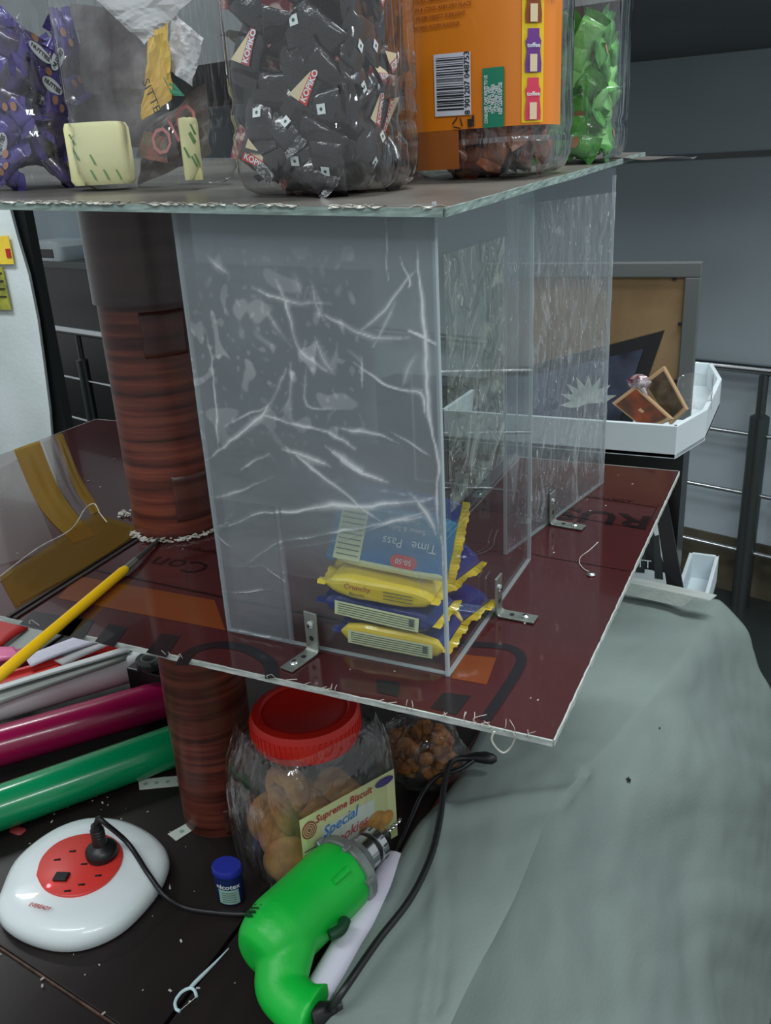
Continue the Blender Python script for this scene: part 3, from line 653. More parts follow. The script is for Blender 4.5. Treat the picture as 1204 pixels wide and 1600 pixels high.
q = P(776, 958, ZS); bracket('bracket outside the clear side panel, nearest the right', (SA[0]+.004, q.y-.002), (1, -.03, 0), .036, .034)
q = P(858, 818, ZS); bracket('bracket outside the angled rear right panel', (q.x+.002, q.y), (1, -.12, 0), .036, .036)
q = P(757, 765, ZS); bracket('bracket on the back panel, seen through clear plastic', (q.x, CB[1]-.0035), (.05, -1, 0), .036, .030)

# ================================================================ BISCUIT PACKS
def pack(label, loc, rot, L=.092, Wd=.05, H=.022, mats=None, printf=None):
    t = thing('biscuit_pack', label, 'biscuit pack', loc, 0, 'biscuit packs stacked behind the front panel'); t.rotation_euler = rot
    mats = mats or [m_blue, m_yelw, m_cream]
    b = MB(); rings = []; ns = 16
    for i in range(ns+1):
        s = i/ns; x = (s-.5)*L; k = min(1, math.sin(math.pi*min(max(s, .0), 1))**.35+.12) if 0 < s < 1 else .1
        pts = []
        for px_, pz_ in rounded(Wd*(.86+.14*k), H*k, min(.005, H*k*.42), 3):
            nz = .0009*noise.noise(V((x*70+loc[0]*99, px_*70, pz_*70+loc[2]*50)))
            pts.append((x, px_*(1+nz*8), pz_+nz))
        rings.append(pts)
    n = len(rings[0])
    for a_ in range(ns):
        for i in range(n):
            p0 = V(rings[a_][i]); p1 = V(rings[a_][(i+1) % n]); mid = (p0+p1)/2
            side = abs(mid.y) > Wd*.40
            mi = 1 if (side and mid.y < 0) else (2 if (mid.z > 0 and mid.y < -Wd*.18) else 0)
            b.add([rings[a_][i], rings[a_][(i+1) % n], rings[a_+1][(i+1) % n], rings[a_+1][i]], [(0, 1, 2, 3)], mi)
    o = b.obj('wrapper', mats, t, smooth=True)
    for sx_ in (-1, 1):      # crimped fin
        b = MB(); k = 18; top = []; bot = []
        for i in range(k+1):
            y = (i/k-.5)*Wd*.98; e_ = .0065+(.001 if i % 2 else 0)
            bot.append((sx_*L*.497, y, .0)); top.append((sx_*(L*.497+e_), y, .0022*math.sin(i*.8)))
        b.add(bot+top, [(i, i+1, k+2+i, k+1+i) for i in range(k)]); b.obj('crimped_end', [mats[0] if (sx_ < 0 or mats[0] == m_yelw) else m_yelw], t, solid=.0004)
    if printf: printf(t, L, Wd, H)
    return t
def pr_face(t, L, Wd, H):
    z = H/2+.0007
    for s_, sz, x, y, m in (('Sweet & Salty', .0055, .012, .010, m_textw), ('Time', .010, .028, -.001, m_textw), ('Pass', .010, .002, -.001, m_textw), ('Crackers', .005, .012, .017, m_textw)):
        ob = text(s_, sz, m, (x, y, z+.0004), (-1, 0, 0), (0, -1, 0)); ob.parent = t
    b = MB(); b.add([(x+.014, y-.015, z+.0003) for x, y in rounded(.022, .010, .005)], [list(range(28))]); b.obj('brand_oval', m_redv, t)
    ob = text('50-50', .0058, m_textw, (.014, -.015, z+.0007), (-1, 0, 0), (0, -1, 0)); ob.parent = t
    b = MB(); b.add([(-.045, -.022, z), (-.022, -.022, z), (-.022, .022, z), (-.045, .022, z)], [(0, 1, 2, 3)]); b.obj('ingredients_panel', m_cream, t)
    for k in range(9): MB().box((-.0335, -.018+.0042*k, z+.0003), (.019, .0009, .0002)).obj('print_line', m_textt, t)
def pr_side(t, L, Wd, H, s1='Britannia', s2='Biscuits'):
    y = -Wd/2-.0012
    ob = text('Crunchy', .0065, m_textr, (-.016, y, .003), (1, 0, 0), (0, 0, 1), shear=.2); ob.parent = t
    ob = text('Biscuits', .0042, m_textk, (-.016, y, -.003), (1, 0, 0), (0, 0, 1)); ob.parent = t
    for k in range(3): MB().box((.018, y, .004-.003*k), (.024, .0002, .0006)).obj('print_line', m_textt, t)
def pr_ing(t, L, Wd, H):
    y = -Wd/2-.0012; b = MB(); b.add([(-.036, y, -.0065), (.036, y, -.0065), (.036, y, .0055), (-.036, y, .0055)], [(0, 1, 2, 3)]); b.obj('ingredients_panel', m_cream, t)
    for k in range(5): MB().box((0, y-.0003, .0035-.002*k), (.066, .0002, .0006)).obj('print_line', m_textt, t)
    MB().box((.03, y-.0003, 0), (.004, .0002, .006)).obj('print_line', m_textt, t)
D = math.radians
yb = YFm+.036
pk0 = P(600, 985, ZS); xs = -.279
pack('lowest pack of the stack, yellow underside', (xs+.006, yb+.004, ZS+.0115), (0, D(2), D(3)), .088, .052, .021, [m_blue, m_yelw, m_cream], pr_ing)
pack('second pack from the bottom, pale ingredients strip', (xs-.004, yb+.004, ZS+.033), (D(-3), D(4), D(2)), .094, .052, .020, [m_blue, m_blue, m_cream], pr_ing)
pack('plain yellow-sided pack in mid stack', (xs-.002, yb-.002, ZS+.0555), (D(2), D(4), D(5)), .088, .048, .018, [m_yelw, m_yelw, m_yelw], pr_side)
pack('tilted pack showing its teal face with white print', (xs+.004, yb+.004, ZS+.088), (D(62), D(4), D(2)), .096, .050, .020, [m_teal, m_cream, m_cream], pr_face)
pack('highest pack leaning behind the teal-faced one', (xs+.002, yb+.030, ZS+.093), (D(66), D(3), D(-3)), .09, .052, .02, [m_blue, m_yelw, m_blue], None)
pack('blue pack turned endwise behind the right of stack', (xs+.004, yb+.066, ZS+.050), (D(20), D(8), D(-30)), .09, .05, .024, [m_blue, m_yelw, m_blue], None)
pack('blue pack lying flat behind the stack', (xs+.010, yb+.060, ZS+.011), (0, 0, D(-12)), .09, .05, .02, [m_blue, m_yelw, m_blue], None)

# ================================================================ JARS OF SWEETS ON THE TOP SHELF
def se(w_, d, k=.30): return rounded(w_, d, min(w_, d)*k, 7)
def jar(label, x, y, W_, D_, rz=0, H=.24, capm=None, ribs=(.045, .062), body=None):
    z = ztop(x, y)+.0012
    t = thing('sweet_jar', label, 'jar', (x, y, z), rz)
    prof = [(.80, 0), (.92, .004), (.985, .014), (1.0, .028)]
    for rz_ in ribs: prof += [(1.0, rz_-.006), (.975, rz_-.002), (.975, rz_+.002), (1.0, rz_+.006)]
    prof += [(1.0, H*.72), (.97, H*.8), (.86, H*.87), (.72, H*.905)]
    rings = [[(px_*1, py_*1, zz_) for px_, py_ in se(W_*s_, D_*s_, .26)] for s_, zz_ in prof]
    b = MB(); b.loft(rings, cap=False); b.add(rings[0], [list(range(len(rings[0])))[::-1]])
    o = b.obj('body', body or m_jar, t, smooth=True)
    r = W_*.36
    MB().lathe([(r+.002, H*.9), (r+.002, H+.012), (r-.004, H+.018), (0, H+.018)], n=32).obj('cap', capm or m_red, t, smooth=True)
    return t
def candy_mesh(mats, L=.034, Wd=.020, H=.009, seed=0):
    b = MB(); ns = 8; rings = []
    for i in range(ns+1):
        s = i/ns; k = max(.12, math.sin(math.pi*s)**.45 if 0 < s < 1 else .12); x = (s-.5)*L
        rings.append([(x, py_+.0012*noise.noise(V((x*150, py_*150, seed))), pz_+.0012*noise.noise(V((x*150, py_*150, seed+5)))) for py_, pz_ in rounded(Wd, H*k, min(.003, H*k*.4), 1)])
    b.loft(rings)
    for sx_ in (-1, 1):
        b.add([(sx_*L/2, -Wd*.5, 0), (sx_*L/2, 0, .001), (sx_*L/2, Wd*.5, 0), (sx_*(L/2+.006), Wd*.58, .001), (sx_*(L/2+.008), 0, -.001), (sx_*(L/2+.006), -Wd*.58, .001)], [(0, 1, 4, 5), (1, 2, 3, 4)], 1)
    return b.mesh('sweet', mats, True)
def dot_mesh(seed, m1, m2, txt, L, Wd, H, band=None):
    """print on the wrapper: a small white square with a dot, or a brand flash with letters"""
    b = MB(); z = H*.5+.0012
    return b
def fill_jar(jx, jy, W_, D_, rz, zlo, zhi, n, meshes, prints, label, group, name='wrapped_sweet', front=.6, flatside=.5):
    base = ztop(jx, jy)+.004; Rz = Matrix.Rotation(rz, 3, 'Z'); placed = []
    toc = (Rz.inverted() @ (CAM-V((jx, jy, CAM.z))).normalized())
    tries = 0; cnt = 0
    while cnt < n and tries < n*60:
        tries += 1
        z = random.uniform(zlo, zhi); wallside = random.random() < front
        hx, hy = W_/2-.018, D_/2-.0135
        if wallside:
            # next to a wall, broad face against it
            if random.random() < .7: x = random.uniform(-1, 1)*(W_/2-.027); y = -hy; rot = (D(90)+random.gauss(0, .25), random.uniform(-1.6, 1.6), 0)
            else: x = hx if toc.x > 0 else -hx; y = random.uniform(-1, 1)*(D_/2-.027); rot = (D(90)+random.gauss(0, .25), random.uniform(-1.6, 1.6), D(90))
        else:
            x = random.uniform(-hx, hx); y = random.uniform(-hy*.6, hy); rot = (random.random()*6, random.random()*6, random.random()*6)
        if any((V((x, y, z))-q).length < (.0135 if tries < n*30 else .010) for q in placed): continue
        placed.append(V((x, y, z))); k = cnt
        o = bpy.data.objects.new(name, meshes[k % len(meshes)]); COL.objects.link(o)
        o.location = V((jx, jy, base))+Rz@V((x, y, z)); o.rotation_mode = 'XYZ'
        e = (Rz@(Matrix.Rotation(rot[2], 3, 'Z')@Matrix.Rotation(rot[0], 3, 'X')@Matrix.Rotation(rot[1], 3, 'Z'))).to_euler(); o.rotation_euler = e
        tag(o, label, 'sweet', group)
        if prints and wallside:
            pm = prints[k % len(prints)]
            if pm:
                for side in (1,):
                    c_ = bpy.data.objects.new('print', pm); COL.objects.link(c_); c_.parent = o
        cnt += 1
def print_mesh(parts):
    """parts: list of (kind, data, material)"""
    b = MB(); mats = []
    for verts, faces, m in parts:
        if m not in mats: mats.append(m)
        b.add(verts, faces, mats.index(m))
    return b.mesh('print', mats)
def tri_flash(z, txt, m1, m2, mt, L=.024):
    vs, fs = text_mesh(txt, .0062, 0, .0002)
    return [([(-L/2, -.006, z), (L/2, -.001, z), (-L/2, .009, z)], [(0, 1, 2)], m1), ([(-L/2, -.007, z+.0002), (L/2, -.0045, z+.0002), (L/2, .000, z+.0002), (-L/2, .000, z+.0002)], [(0, 1, 2, 3)], m2),
            ([(v[0]*.95, v[1]-.0032, z+.0004) for v in vs], fs, mt)]
def veg_dot(z, x=0, y=0, s=.0032):
    return [([(x-s, y-s, z), (x+s, y-s, z), (x+s, y+s, z), (x-s, y+s, z)], [(0, 1, 2, 3)], m_textw), ([(x+.0012*math.cos(a), y+.0012*math.sin(a), z+.0002) for a in [k*math.pi/4 for k in range(8)]], [list(range(8))], MATS['green_dot'])]
mat('green_dot', srgb(20, 80, 50), .5)
m_kd = mat('coffee_wrapper', srgb(18, 16, 22), .22, noisecol=srgb(36, 33, 40), nscale=60, coat=.6, bump=.4, bscale=90)
m_kr = mat('coffee_wrapper_red', srgb(120, 28, 44), .25, noisecol=srgb(214, 190, 180), nscale=90, coat=.5, nlo=.5, nhi=.6)
m_pu = mat('purple_wrapper', srgb(84, 70, 158), .22, noisecol=srgb(44, 34, 96), nscale=45, coat=.6, bump=.5, bscale=90)
m_pu2 = mat('brown_wrapper', srgb(46, 34, 44), .25, noisecol=srgb(76, 60, 120), nscale=60, coat=.5)
m_gr = mat('green_wrapper', srgb(92, 178, 72), .25, noisecol=srgb(34, 106, 34), nscale=45, coat=.5, bump=.5, bscale=90)
m_gr2 = mat('pale_green_wrapper', srgb(140, 214, 120), .25, coat=.5, bump=.4, bscale=90)
m_br = mat('brown_sweet_wrapper', srgb(84, 44, 28), .25, noisecol=srgb(160, 84, 34), nscale=50, coat=.5, bump=.4, bscale=90)
m_br2 = mat('red_brown_wrapper', srgb(112, 48, 22), .25, noisecol=srgb(70, 30, 18), nscale=40, coat=.5, bump=.4, bscale=90)
m_crm = mat('cream_ink', srgb(222, 206, 168), .5); m_pk = mat('rose_ink', srgb(176, 70, 88), .5); m_nut = mat('hazelnut_ink', srgb(170, 120, 84), .6)
zz_ = .0062
kop_prints = [print_mesh(tri_flash(zz_, 'KOPIKO', m_crm, m_pk, m_textw)), print_mesh(veg_dot(zz_)), None, None, None, None, print_mesh(veg_dot(zz_, .006, .003)), print_mesh(tri_flash(zz_, 'KOPIKO', m_crm, m_redv, m_textw))]
def oval(z, x, y, a_, b_, m, rot=0.): return ([(x+a_*math.cos(k*math.pi/8)*math.cos(rot)-b_*math.sin(k*math.pi/8)*math.sin(rot), y+a_*math.cos(k*math.pi/8)*math.sin(rot)+b_*math.sin(k*math.pi/8)*math.cos(rot), z) for k in range(16)], [list(range(16))], m)
def tx(s_, sz, x, y, z, m): vs, fs = text_mesh(s_, sz, 0, .0002); return ([(v[0]+x, v[1]+y, z) for v in vs], fs, m)
nut_prints = [print_mesh([oval(zz_, 0, 0, .0125, .0055, m_textw), oval(zz_+.0002, 0, 0, .0117, .0047, m_textw), tx('NUTTIES', .0052, 0, 0, zz_+.0005, m_textk), oval(zz_, -.008, .0085, .004, .003, m_nut)]),
              print_mesh([oval(zz_, .002, .004, .004, .0035, m_nut), oval(zz_, -.004, -.004, .0035, .003, m_nut)]), None]
grn_prints = [print_mesh([oval(zz_, 0, 0, .0045, .0055, m_nut)]), None, None]
# far-left jar, purple sweets
JP = (-.672, .662)
jar('clear jar of purple wrapped nut sweets, leftmost on top shelf', JP[0], JP[1], .122, .122, 0)
fill_jar(JP[0], JP[1], .122, .122, 0, .008, .125, 85, [candy_mesh([m_pu, m_pu], seed=k) for k in range(2)]+[candy_mesh([m_pu2, m_pu], seed=9)], nut_prints, 'purple wrapped nut sweet in the leftmost jar', 'purple sweets in the leftmost jar', 'wrapped_sweet')
# jar of yellow bars and folded newsprint
JB = (-.527, .655); WB = .118
jar('clear jar holding pale yellow bars and crumpled newsprint', JB[0], JB[1], WB, .112, .05)
zb_ = ztop(*JB)+.0045
m_bar = mat('pale_yellow_wrap', srgb(240, 238, 184), .4, noisecol=srgb(234, 230, 170), nscale=14, bump=.1, bscale=40)
m_bars = mat('yellow_wrap_side', srgb(206, 190, 104), .45)
def bar(label, x, y, wx, wy, h, rz):
    t = thing('wrapped_bar', label, 'bar', (x, y, zb_), rz); rings = []
    for s_, z in ((.92, 0), (1, .004), (1.0, h*.5), (1.0, h-.005), (.94, h-.001), (.5, h)):
        rings.append([(a_*1+.0008*noise.noise(V((a_*90, b_*90, z*90))), b_, z+.0006*noise.noise(V((a_*80, b_*80, 7)))) for a_, b_ in rounded(wx*s_, wy*s_, .005, 3)])
    MB().loft(rings).obj('wrap', m_bar, t, smooth=True)
    b = MB()
    for k in range(6):
        a_ = random.uniform(-.4, .4)*wx; c_ = random.uniform(.2, .9)*h; b.add([(a_, -wy/2-.0006, c_), (a_+.0015, -wy/2-.0006, c_), (a_+.005, -wy/2-.0006, c_-.008), (a_+.003, -wy/2-.0006, c_-.008)], [(0, 1, 2, 3)])
    o = b.obj('green_print', mat('leaf_print', srgb(110, 150, 90), .6), t); o['kind'] = 'stuff'
q = PY(160, 250, .615); bar('broad pale yellow block at the front of the jar', PY(158, 250, .628).x, .628, .050, .030, .050, .48)
q = PY(300, 250, .64); bar('narrow upright yellow bar at the right of the jar', q.x, .640, .015, .026, .048, .60)
# crumpled newsprint and wrapper in the same jar
def crumple(label, name, pts4, m, seed, cat='paper', amp=.006, n=14, prints=None):
    A, B, C_, D_ = [V(p) for p in pts4]; b = MB(); nn = (B-A).cross(D_-A).normalized()
    b.grid(lambda u, v: (A.lerp(B, u)).lerp(D_.lerp(C_, u), v)+nn*amp*(noise.noise(V((u*3, v*3, seed)))+.4*noise.noise(V((u*8, v*8, seed)))), n, n)
    o = b.obj(name, m); o.modifiers.new('s', 'SOLIDIFY').thickness = .0004; tag(o, label, cat); return o
m_news = mat('newsprint', srgb(134, 128, 128), .7, noisecol=srgb(84, 74, 76), nscale=24, nlo=.42, nhi=.6)
m_newsw = mat('newsprint_white', srgb(205, 206, 208), .7, noisecol=srgb(188, 188, 190), nscale=14)
m_yp = mat('yellow_paper', srgb(226, 190, 92), .6, noisecol=srgb(206, 160, 66), nscale=14)
yk = .655
A_ = lambda x, y, Y=yk: PY(x, y, Y)
crumple('grey printed newspaper sheet standing in the yellow-bar jar', 'newspaper_sheet', (A_(100, 230, .69), A_(235, 230, .675), A_(250, 20, .675), A_(110, 5, .69)), m_news, 1, n=18)
crumple('white paper flap folded over the newspaper in the jar', 'paper_flap', (A_(150, 0, .66), A_(225, 70, .66), A_(300, 0, .655), A_(240, -60, .66)), m_newsw, 2)
o = crumple('twisted yellow printed paper in the yellow-bar jar', 'yellow_paper', (A_(222, 190, .648), A_(268, 155, .64), A_(262, 35, .648), A_(232, 60, .648)), m_yp, 3, amp=.005)
text('SITTE', .011, m_textk, A_(236, 150, .628), (.35, 0, -1), (1, 0, .35), o)
crumple('white sheet corner beside the yellow paper in the jar', 'white_sheet', (A_(258, 105, .65), A_(300, 135, .645), A_(318, 60, .655), A_(270, 20, .66)), m_newsw, 4)
o = crumple('newsprint with large pink letters behind the narrow bar', 'newspaper_page', (A_(215, 290, .672), A_(330, 240, .665), A_(320, 130, .672), A_(230, 200, .676)), m_news, 5)
text('OIO', .03, mat('pink_ink', srgb(190, 120, 120), .6), A_(272, 205, .652), (1, 0, .55), (-.5, 0, 1), o)
crumple('green scrap beside the white sheet in the jar', 'green_scrap', (A_(255, 120, .642), A_(268, 150, .642), A_(288, 150, .642), A_(272, 130, .645)), mat('green_paper', srgb(60, 140, 110), .6), 6, amp=.002, n=6)
crumple('red and green printed scrap low in the jar', 'printed_scrap', (A_(212, 245, .66), A_(262, 255, .655), A_(258, 215, .655), A_(225, 205, .66)), mat('red_green_paper', srgb(160, 96, 92), .6, noisecol=srgb(70, 100, 80), nscale=60), 8, amp=.002, n=8)
# the coffee sweets
JK = (-.339, .620); WK = .117
jar('large clear jar of dark coffee sweets at the shelf front', JK[0], JK[1], WK, .117, .0)
fill_jar(JK[0], JK[1], WK, .117, 0, .012, .135, 105, [candy_mesh([m_kd, m_kd], .036, .024, .010, k) for k in range(3)]+[candy_mesh([m_kd, m_kr], .036, .022, .010, 7)], kop_prints, 'dark coffee sweet in the large front jar', 'coffee sweets in the front jar', 'coffee_sweet')
# brown jar behind
JR = (-.412, .815)
tj = jar('reddish brown jar behind the coffee sweets jar', JR[0], JR[1], .118, .118, 0, body=clear('brown_jar_wrap', (.55, .22, .12, 1), .1, .45, srgb(112, 50, 26), bump=.3))
fill_jar(JR[0], JR[1], .118, .118, 0, .008, .12, 30, [candy_mesh([m_br2, m_br], seed=3)], None, 'red-brown wrapped sweet in the reddish jar', 'sweets in the reddish brown jar')
text('S', .03, m_crm, PY(612, 30, .752), (1, 0, 0), (0, 0, 1), tj, name='swirl_print')
# orange-labelled jar
JO = (-.267, .782); WO = .124
to = jar('jar with large orange label and barcode, brown sweets inside', JO[0], JO[1], WO, .124, .0, ribs=(.03,), capm=m_red)
fill_jar(JO[0], JO[1], WO-.008, .118, 0, .008, .042, 34, [candy_mesh([m_br, m_br], seed=4), candy_mesh([m_br2, m_kd], seed=5)], None, 'brown toffee sweet in the orange-labelled jar', 'toffee sweets in the orange-labelled jar')
YO = JO[1]-.062-.0009; zo = ztop(*JO)+.0012
m_or = mat('orange_label', srgb(232, 136, 22), .38, noisecol=srgb(222, 122, 16), nscale=3, coat=.3)
def curve_label(x0_, x1_, z0_, z1_, m, name, off=0., dz=0.):
    """label wrapped on the front face (y = -D/2) and round the corners of the rounded-square jar"""
    path = []; W2 = WO/2; r = WO*.26
    def pos(s_):   # s_: arclength measured from the centre of the front face, positive to the right
        L1 = W2-r
        if abs(s_) <= L1: return V((s_, -W2-off, 0))
        sg = 1 if s_ > 0 else -1; a_ = (abs(s_)-L1)/r
        if a_ < math.pi/2: return V((sg*(L1+(r+off)*math.sin(a_)), -W2+r-(r+off)*math.cos(a_), 0))
        e_ = abs(s_)-L1-r*math.pi/2; return V((sg*(W2+off), -W2+r+e_, 0))
    b = MB(); b.grid(lambda u, v: pos(x0_+(x1_-x0_)*u)+V((0, 0, z0_+(z1_-z0_)*v+dz*u)), 40, 2)
    o = b.obj(name, m, to, smooth=True); return pos, o
pos, o = curve_label(-.072, .10, .0355, .20, m_or, 'orange_label', .0010)
curve_label(-.060, -.006, .006, .043, mat('orange_label_low', srgb(176, 104, 44), .4, noisecol=srgb(150, 82, 34), nscale=8), 'lower_label', .0008)
def lab(s_, z, off=.0018): p = pos(s_); nrm = V((p.x, p.y, 0)); return V((p.x, p.y-off+.0010 if abs(s_) < .04 else p.y, z))+ (V((off-.001, 0, 0)) if s_ > .055 else V((0, 0, 0)))
def wrap_poly(pts, m, name, off=.0016, parent=to):
    b = MB(); vs = []
    for s_, z in pts:
        p = pos(s_); L1 = WO/2-WO*.26
        if abs(s_) <= L1: nr = V((0, -1, 0))
        else: a_ = min(math.pi/2, (abs(s_)-L1)/(WO*.26)); nr = V((math.copysign(math.sin(a_), s_), -math.cos(a_), 0))
        vs.append(p+nr*off+V((0, 0, z)))
    b.add(vs, [list(range(len(vs)))]); return b.obj(name, m, parent)
def wrect(s0_, s1_, z0_, z1_, m, name, off=.0016, sk=0.): return wrap_poly([(s0_, z0_), (s1_, z0_+sk), (s1_, z1_+sk), (s0_, z1_)], m, name, off)
m_bw = mat('barcode_white', srgb(214, 218, 230), .5)
sk = .0016
sc_ = lambda x, y: (lambda p: (p.x-JO[0], p.z-zo))(PY(x, y, YO))   # pixel -> label coordinates
s0_, z0_ = sc_(688, 182); s1_, z1_ = sc_(730, 80)
wrect(s0_-.004, s1_+.003, z0_, z1_, m_bw, 'barcode_panel', .0016, -.0005)
k = 0; zc_ = z0_+.004
random.seed(11)
while zc_ < z1_-.003:
    h_ = random.choice((.0004, .0007, .001, .0014)); wrect(s0_-.002, s1_-.003, zc_, zc_+h_, m_textk, 'barcode_line', .0019, -.0005); zc_ += h_+random.choice((.0005, .0008, .0012))
def wtext(s_, sz, m, sc0, z, up=False, shear=0., sx=1.):
    vs, fs = text_mesh(s_, sz, shear, .0001); b = MB()
    L1 = WO/2-WO*.26; out = []
    for v in vs:
        a_, c_ = (v[0]*sx, v[1]); a_, c_ = (-c_, a_) if up else (a_, c_)
        s1 = sc0+a_; p = pos(s1)
        if abs(s1) <= L1: nr = V((0, -1, 0))
        else: an = min(math.pi/2, (abs(s1)-L1)/(WO*.26)); nr = V((math.copysign(math.sin(an), s1), -math.cos(an), 0))
        out.append(p+nr*.0023+V((0, 0, z+c_)))
    b.add(out, fs); return b.obj('lettering', m, to)
wtext('8 901207 048753', .0064, m_textk, s1_+.0002, (z0_+z1_)/2, True)
g0_, h0_ = sc_(757, 200); g1_, h1_ = sc_(786, 104)
wrect(g0_-.001, g1_+.001, h0_, h1_, mat('green_panel', srgb(22, 128, 98), .5), 'green_panel')
for k, (tx_, ll) in enumerate((('CONSUMER CARE WRITE TO US', 1), ('CALL EMAIL VISIT', .8), ('TOLL FREE NUMBER', .9), ('CUSTOMER CARE', .6), ('KEEP CLEAN DISPOSE', 1))):
    wtext(tx_, .0038, m_textw, g0_+.0022+k*.0029, (h0_+h1_)/2-.001, True, sx=.62)
wtext('INGREDIENTS: SUGAR, GLUCOSE, MILK', .0036, mat('brown_ink', srgb(150, 76, 14), .6), -.022, .135); wtext('FLAVOURS, EMULSIFIER, SALT', .0036, MATS['brown_ink'], -.024, .129); wtext('STORE IN A COOL AND DRY PLACE', .0036, MATS['brown_ink'], -.022, .123); wtext('AWAY FROM DIRECT SUNLIGHT', .0036, MATS['brown_ink'], -.024, .117)
wtext('CONTAINS ADDED FLAVOUR', .0032, MATS['brown_ink'], -.024, .1105); wtext('NET QUANTITY 600 g', .0032, MATS['brown_ink'], -.028, .141)
r0, t0 = sc_(772+40, 192); r1, t1 = sc_(850, 0)
wrect(r0+.000, r1-.001, t0, .165, mat('yellow_label_panel', srgb(238, 206, 30), .45), 'yellow_panel', .0014)
def bottle(cx_, z_, m, w_=.0062, h_=.030, name='printed_bottle', t1_='popeens'):
    pts = [(-1, 0), (1, 0), (1.05, .2), (.85, .5), (1.0, .72), (.72, .82), (.72, 1), (-.72, 1), (-.72, .82), (-1.0, .72), (-.85, .5), (-1.05, .2)]
    wrap_poly([(cx_+a_*w_, z_+c_*h_) for a_, c_ in pts], m, name, .0018)
    wrap_poly([(cx_+a_*w_*.45, z_+h_*.22+c_*.006) for a_, c_ in ((-1, -1), (1, -1), (1, 1), (-1, 1))], m_crm, 'bottle_label', .0021)
    wtext('toffee', .0042, m_textw, cx_, z_+h_*.62)
bx = (r0+r1)/2-.0005
b1, zb1 = sc_(830, 187); b2, zb2 = sc_(828, 112); b3, zb3 = sc_(825, 34)
bottle(bx, zb1, mat('pink_print', srgb(216, 62, 92), .5)); bottle(bx, zb2, mat('purple_print', srgb(112, 54, 140), .5)); bottle(bx, zb3, mat('brown_print', srgb(140, 70, 30), .5))
wtext('REAL', .017, mat('green_yellow_ink', srgb(190, 200, 30), .5), .062, .128, sx=.9)
# small recycle triangle and bin mark
rs, rz2 = sc_(716, 193)
for k in range(3):
    a0 = k*2*math.pi/3+math.pi/2; a1 = a0+2*math.pi/3-.5; p0 = (rs+.0045*math.cos(a0), rz2+.0045*math.sin(a0)); p1 = (rs+.0045*math.cos(a1), rz2+.0045*math.sin(a1))
    dx, dz = p1[0]-p0[0], p1[1]-p0[1]; l_ = math.hypot(dx, dz); nx, nz_ = -dz/l_*.0005, dx/l_*.0005
    wrap_poly([(p0[0]-nx, p0[1]-nz_), (p1[0]-nx, p1[1]-nz_), (p1[0]+nx, p1[1]+nz_), (p0[0]+nx, p0[1]+nz_)], m_textk, 'recycling_mark', .002)
rs, rz2 = sc_(736, 190); wrap_poly([(rs-.0022, rz2-.004), (rs+.0012, rz2-.004), (rs+.0016, rz2+.002), (rs-.0026, rz2+.002)], m_textk, 'bin_mark', .002)
wrap_poly([(rs+.002, rz2-.004), (rs+.003, rz2-.004), (rs+.003, rz2+.005), (rs+.001, rz2+.004)], m_textk, 'bin_mark', .002)
# green jar
JG = (-.252, .975)
jar('clear jar of green wrapped sweets, farthest right on top shelf', JG[0], JG[1], .116, .116, 0, ribs=(.035,), capm=m_gr)
fill_jar(JG[0], JG[1], .116, .116, 0, .008, .115, 75, [candy_mesh([m_gr, m_gr], .034, .024, .010, k) for k in (1, 2)]+[candy_mesh([m_gr2, m_gr], .034, .024, .010, 4)], grn_prints, 'green wrapped sweet in the far right jar', 'green sweets in the far right jar')
random.seed(21)

# ================================================================ LOWER JAR OF COOKIES
e1 = ray(2500, 194); e1 = V((e1.x, e1.y, 0)).normalized(); e2 = V((e1.y, -e1.x, 0))     # e2 faces the camera side
JC = P(497, 1320, ZC); rzj = math.atan2(e1.y, e1.x)
t = thing('cookie_jar', 'big clear cookie jar with red screw lid on the counter', 'jar', JC, rzj); t.scale = (1.2, 1.2, 1.34)
LX, LY, HH = .150, .118, .148
prof = [(.80, .0), (.92, .003), (.985, .016), (1.0, .035), (1.0, .085), (.97, .100), (.88, .116), (.74, .126), (.66, .130)]
rings = [[(a_, c_, z) for a_, c_ in rounded(LX*s_, LY*s_, .036*s_, 6)] for s_, z in prof]
b = MB(); b.loft(rings, cap=False); b.add(rings[0], [list(range(28))[::-1]]); b.obj('body', m_jar, t, smooth=True)
MB().lathe([(.047, .120), (.051, .122), (.0525, .127), (.0525, .143), (.050, .1475), (.043, .1485), (.041, .1465), (.036, .1468), (.034, .1455), (0, .1455)], n=48).obj('lid', m_red, t, smooth=True)
for k in range(60):
    pass
b = MB()
for k in range(60): a_ = 2*math.pi*k/60; b.box((.0527*math.cos(a_), .0527*math.sin(a_), .135), (.0012, .0018, .013), Matrix.Rotation(a_, 3, 'Z'))
b.obj('lid_ridges', m_red, t)['kind'] = 'stuff'
# cellophane over it
b = MB(); prof2 = [(1.02, .0), (1.05, .03), (1.06, .08), (.98, .112), (.80, .130), (.765, .138)]
rr_ = []
for s_, z in prof2:
    rr_.append([(a_*(1+.018*noise.noise(V((a_*40, c_*40, z*12)))), c_*(1+.018*noise.noise(V((a_*40, c_*40, z*12+4)))), z+.001) for a_, c_ in rounded(LX*s_, LY*s_ if s_ > .9 else LX*s_*.95, .04*s_, 10)])
b.loft(rr_, cap=False); b.obj('cellophane_wrap', m_cell, t, smooth=True)
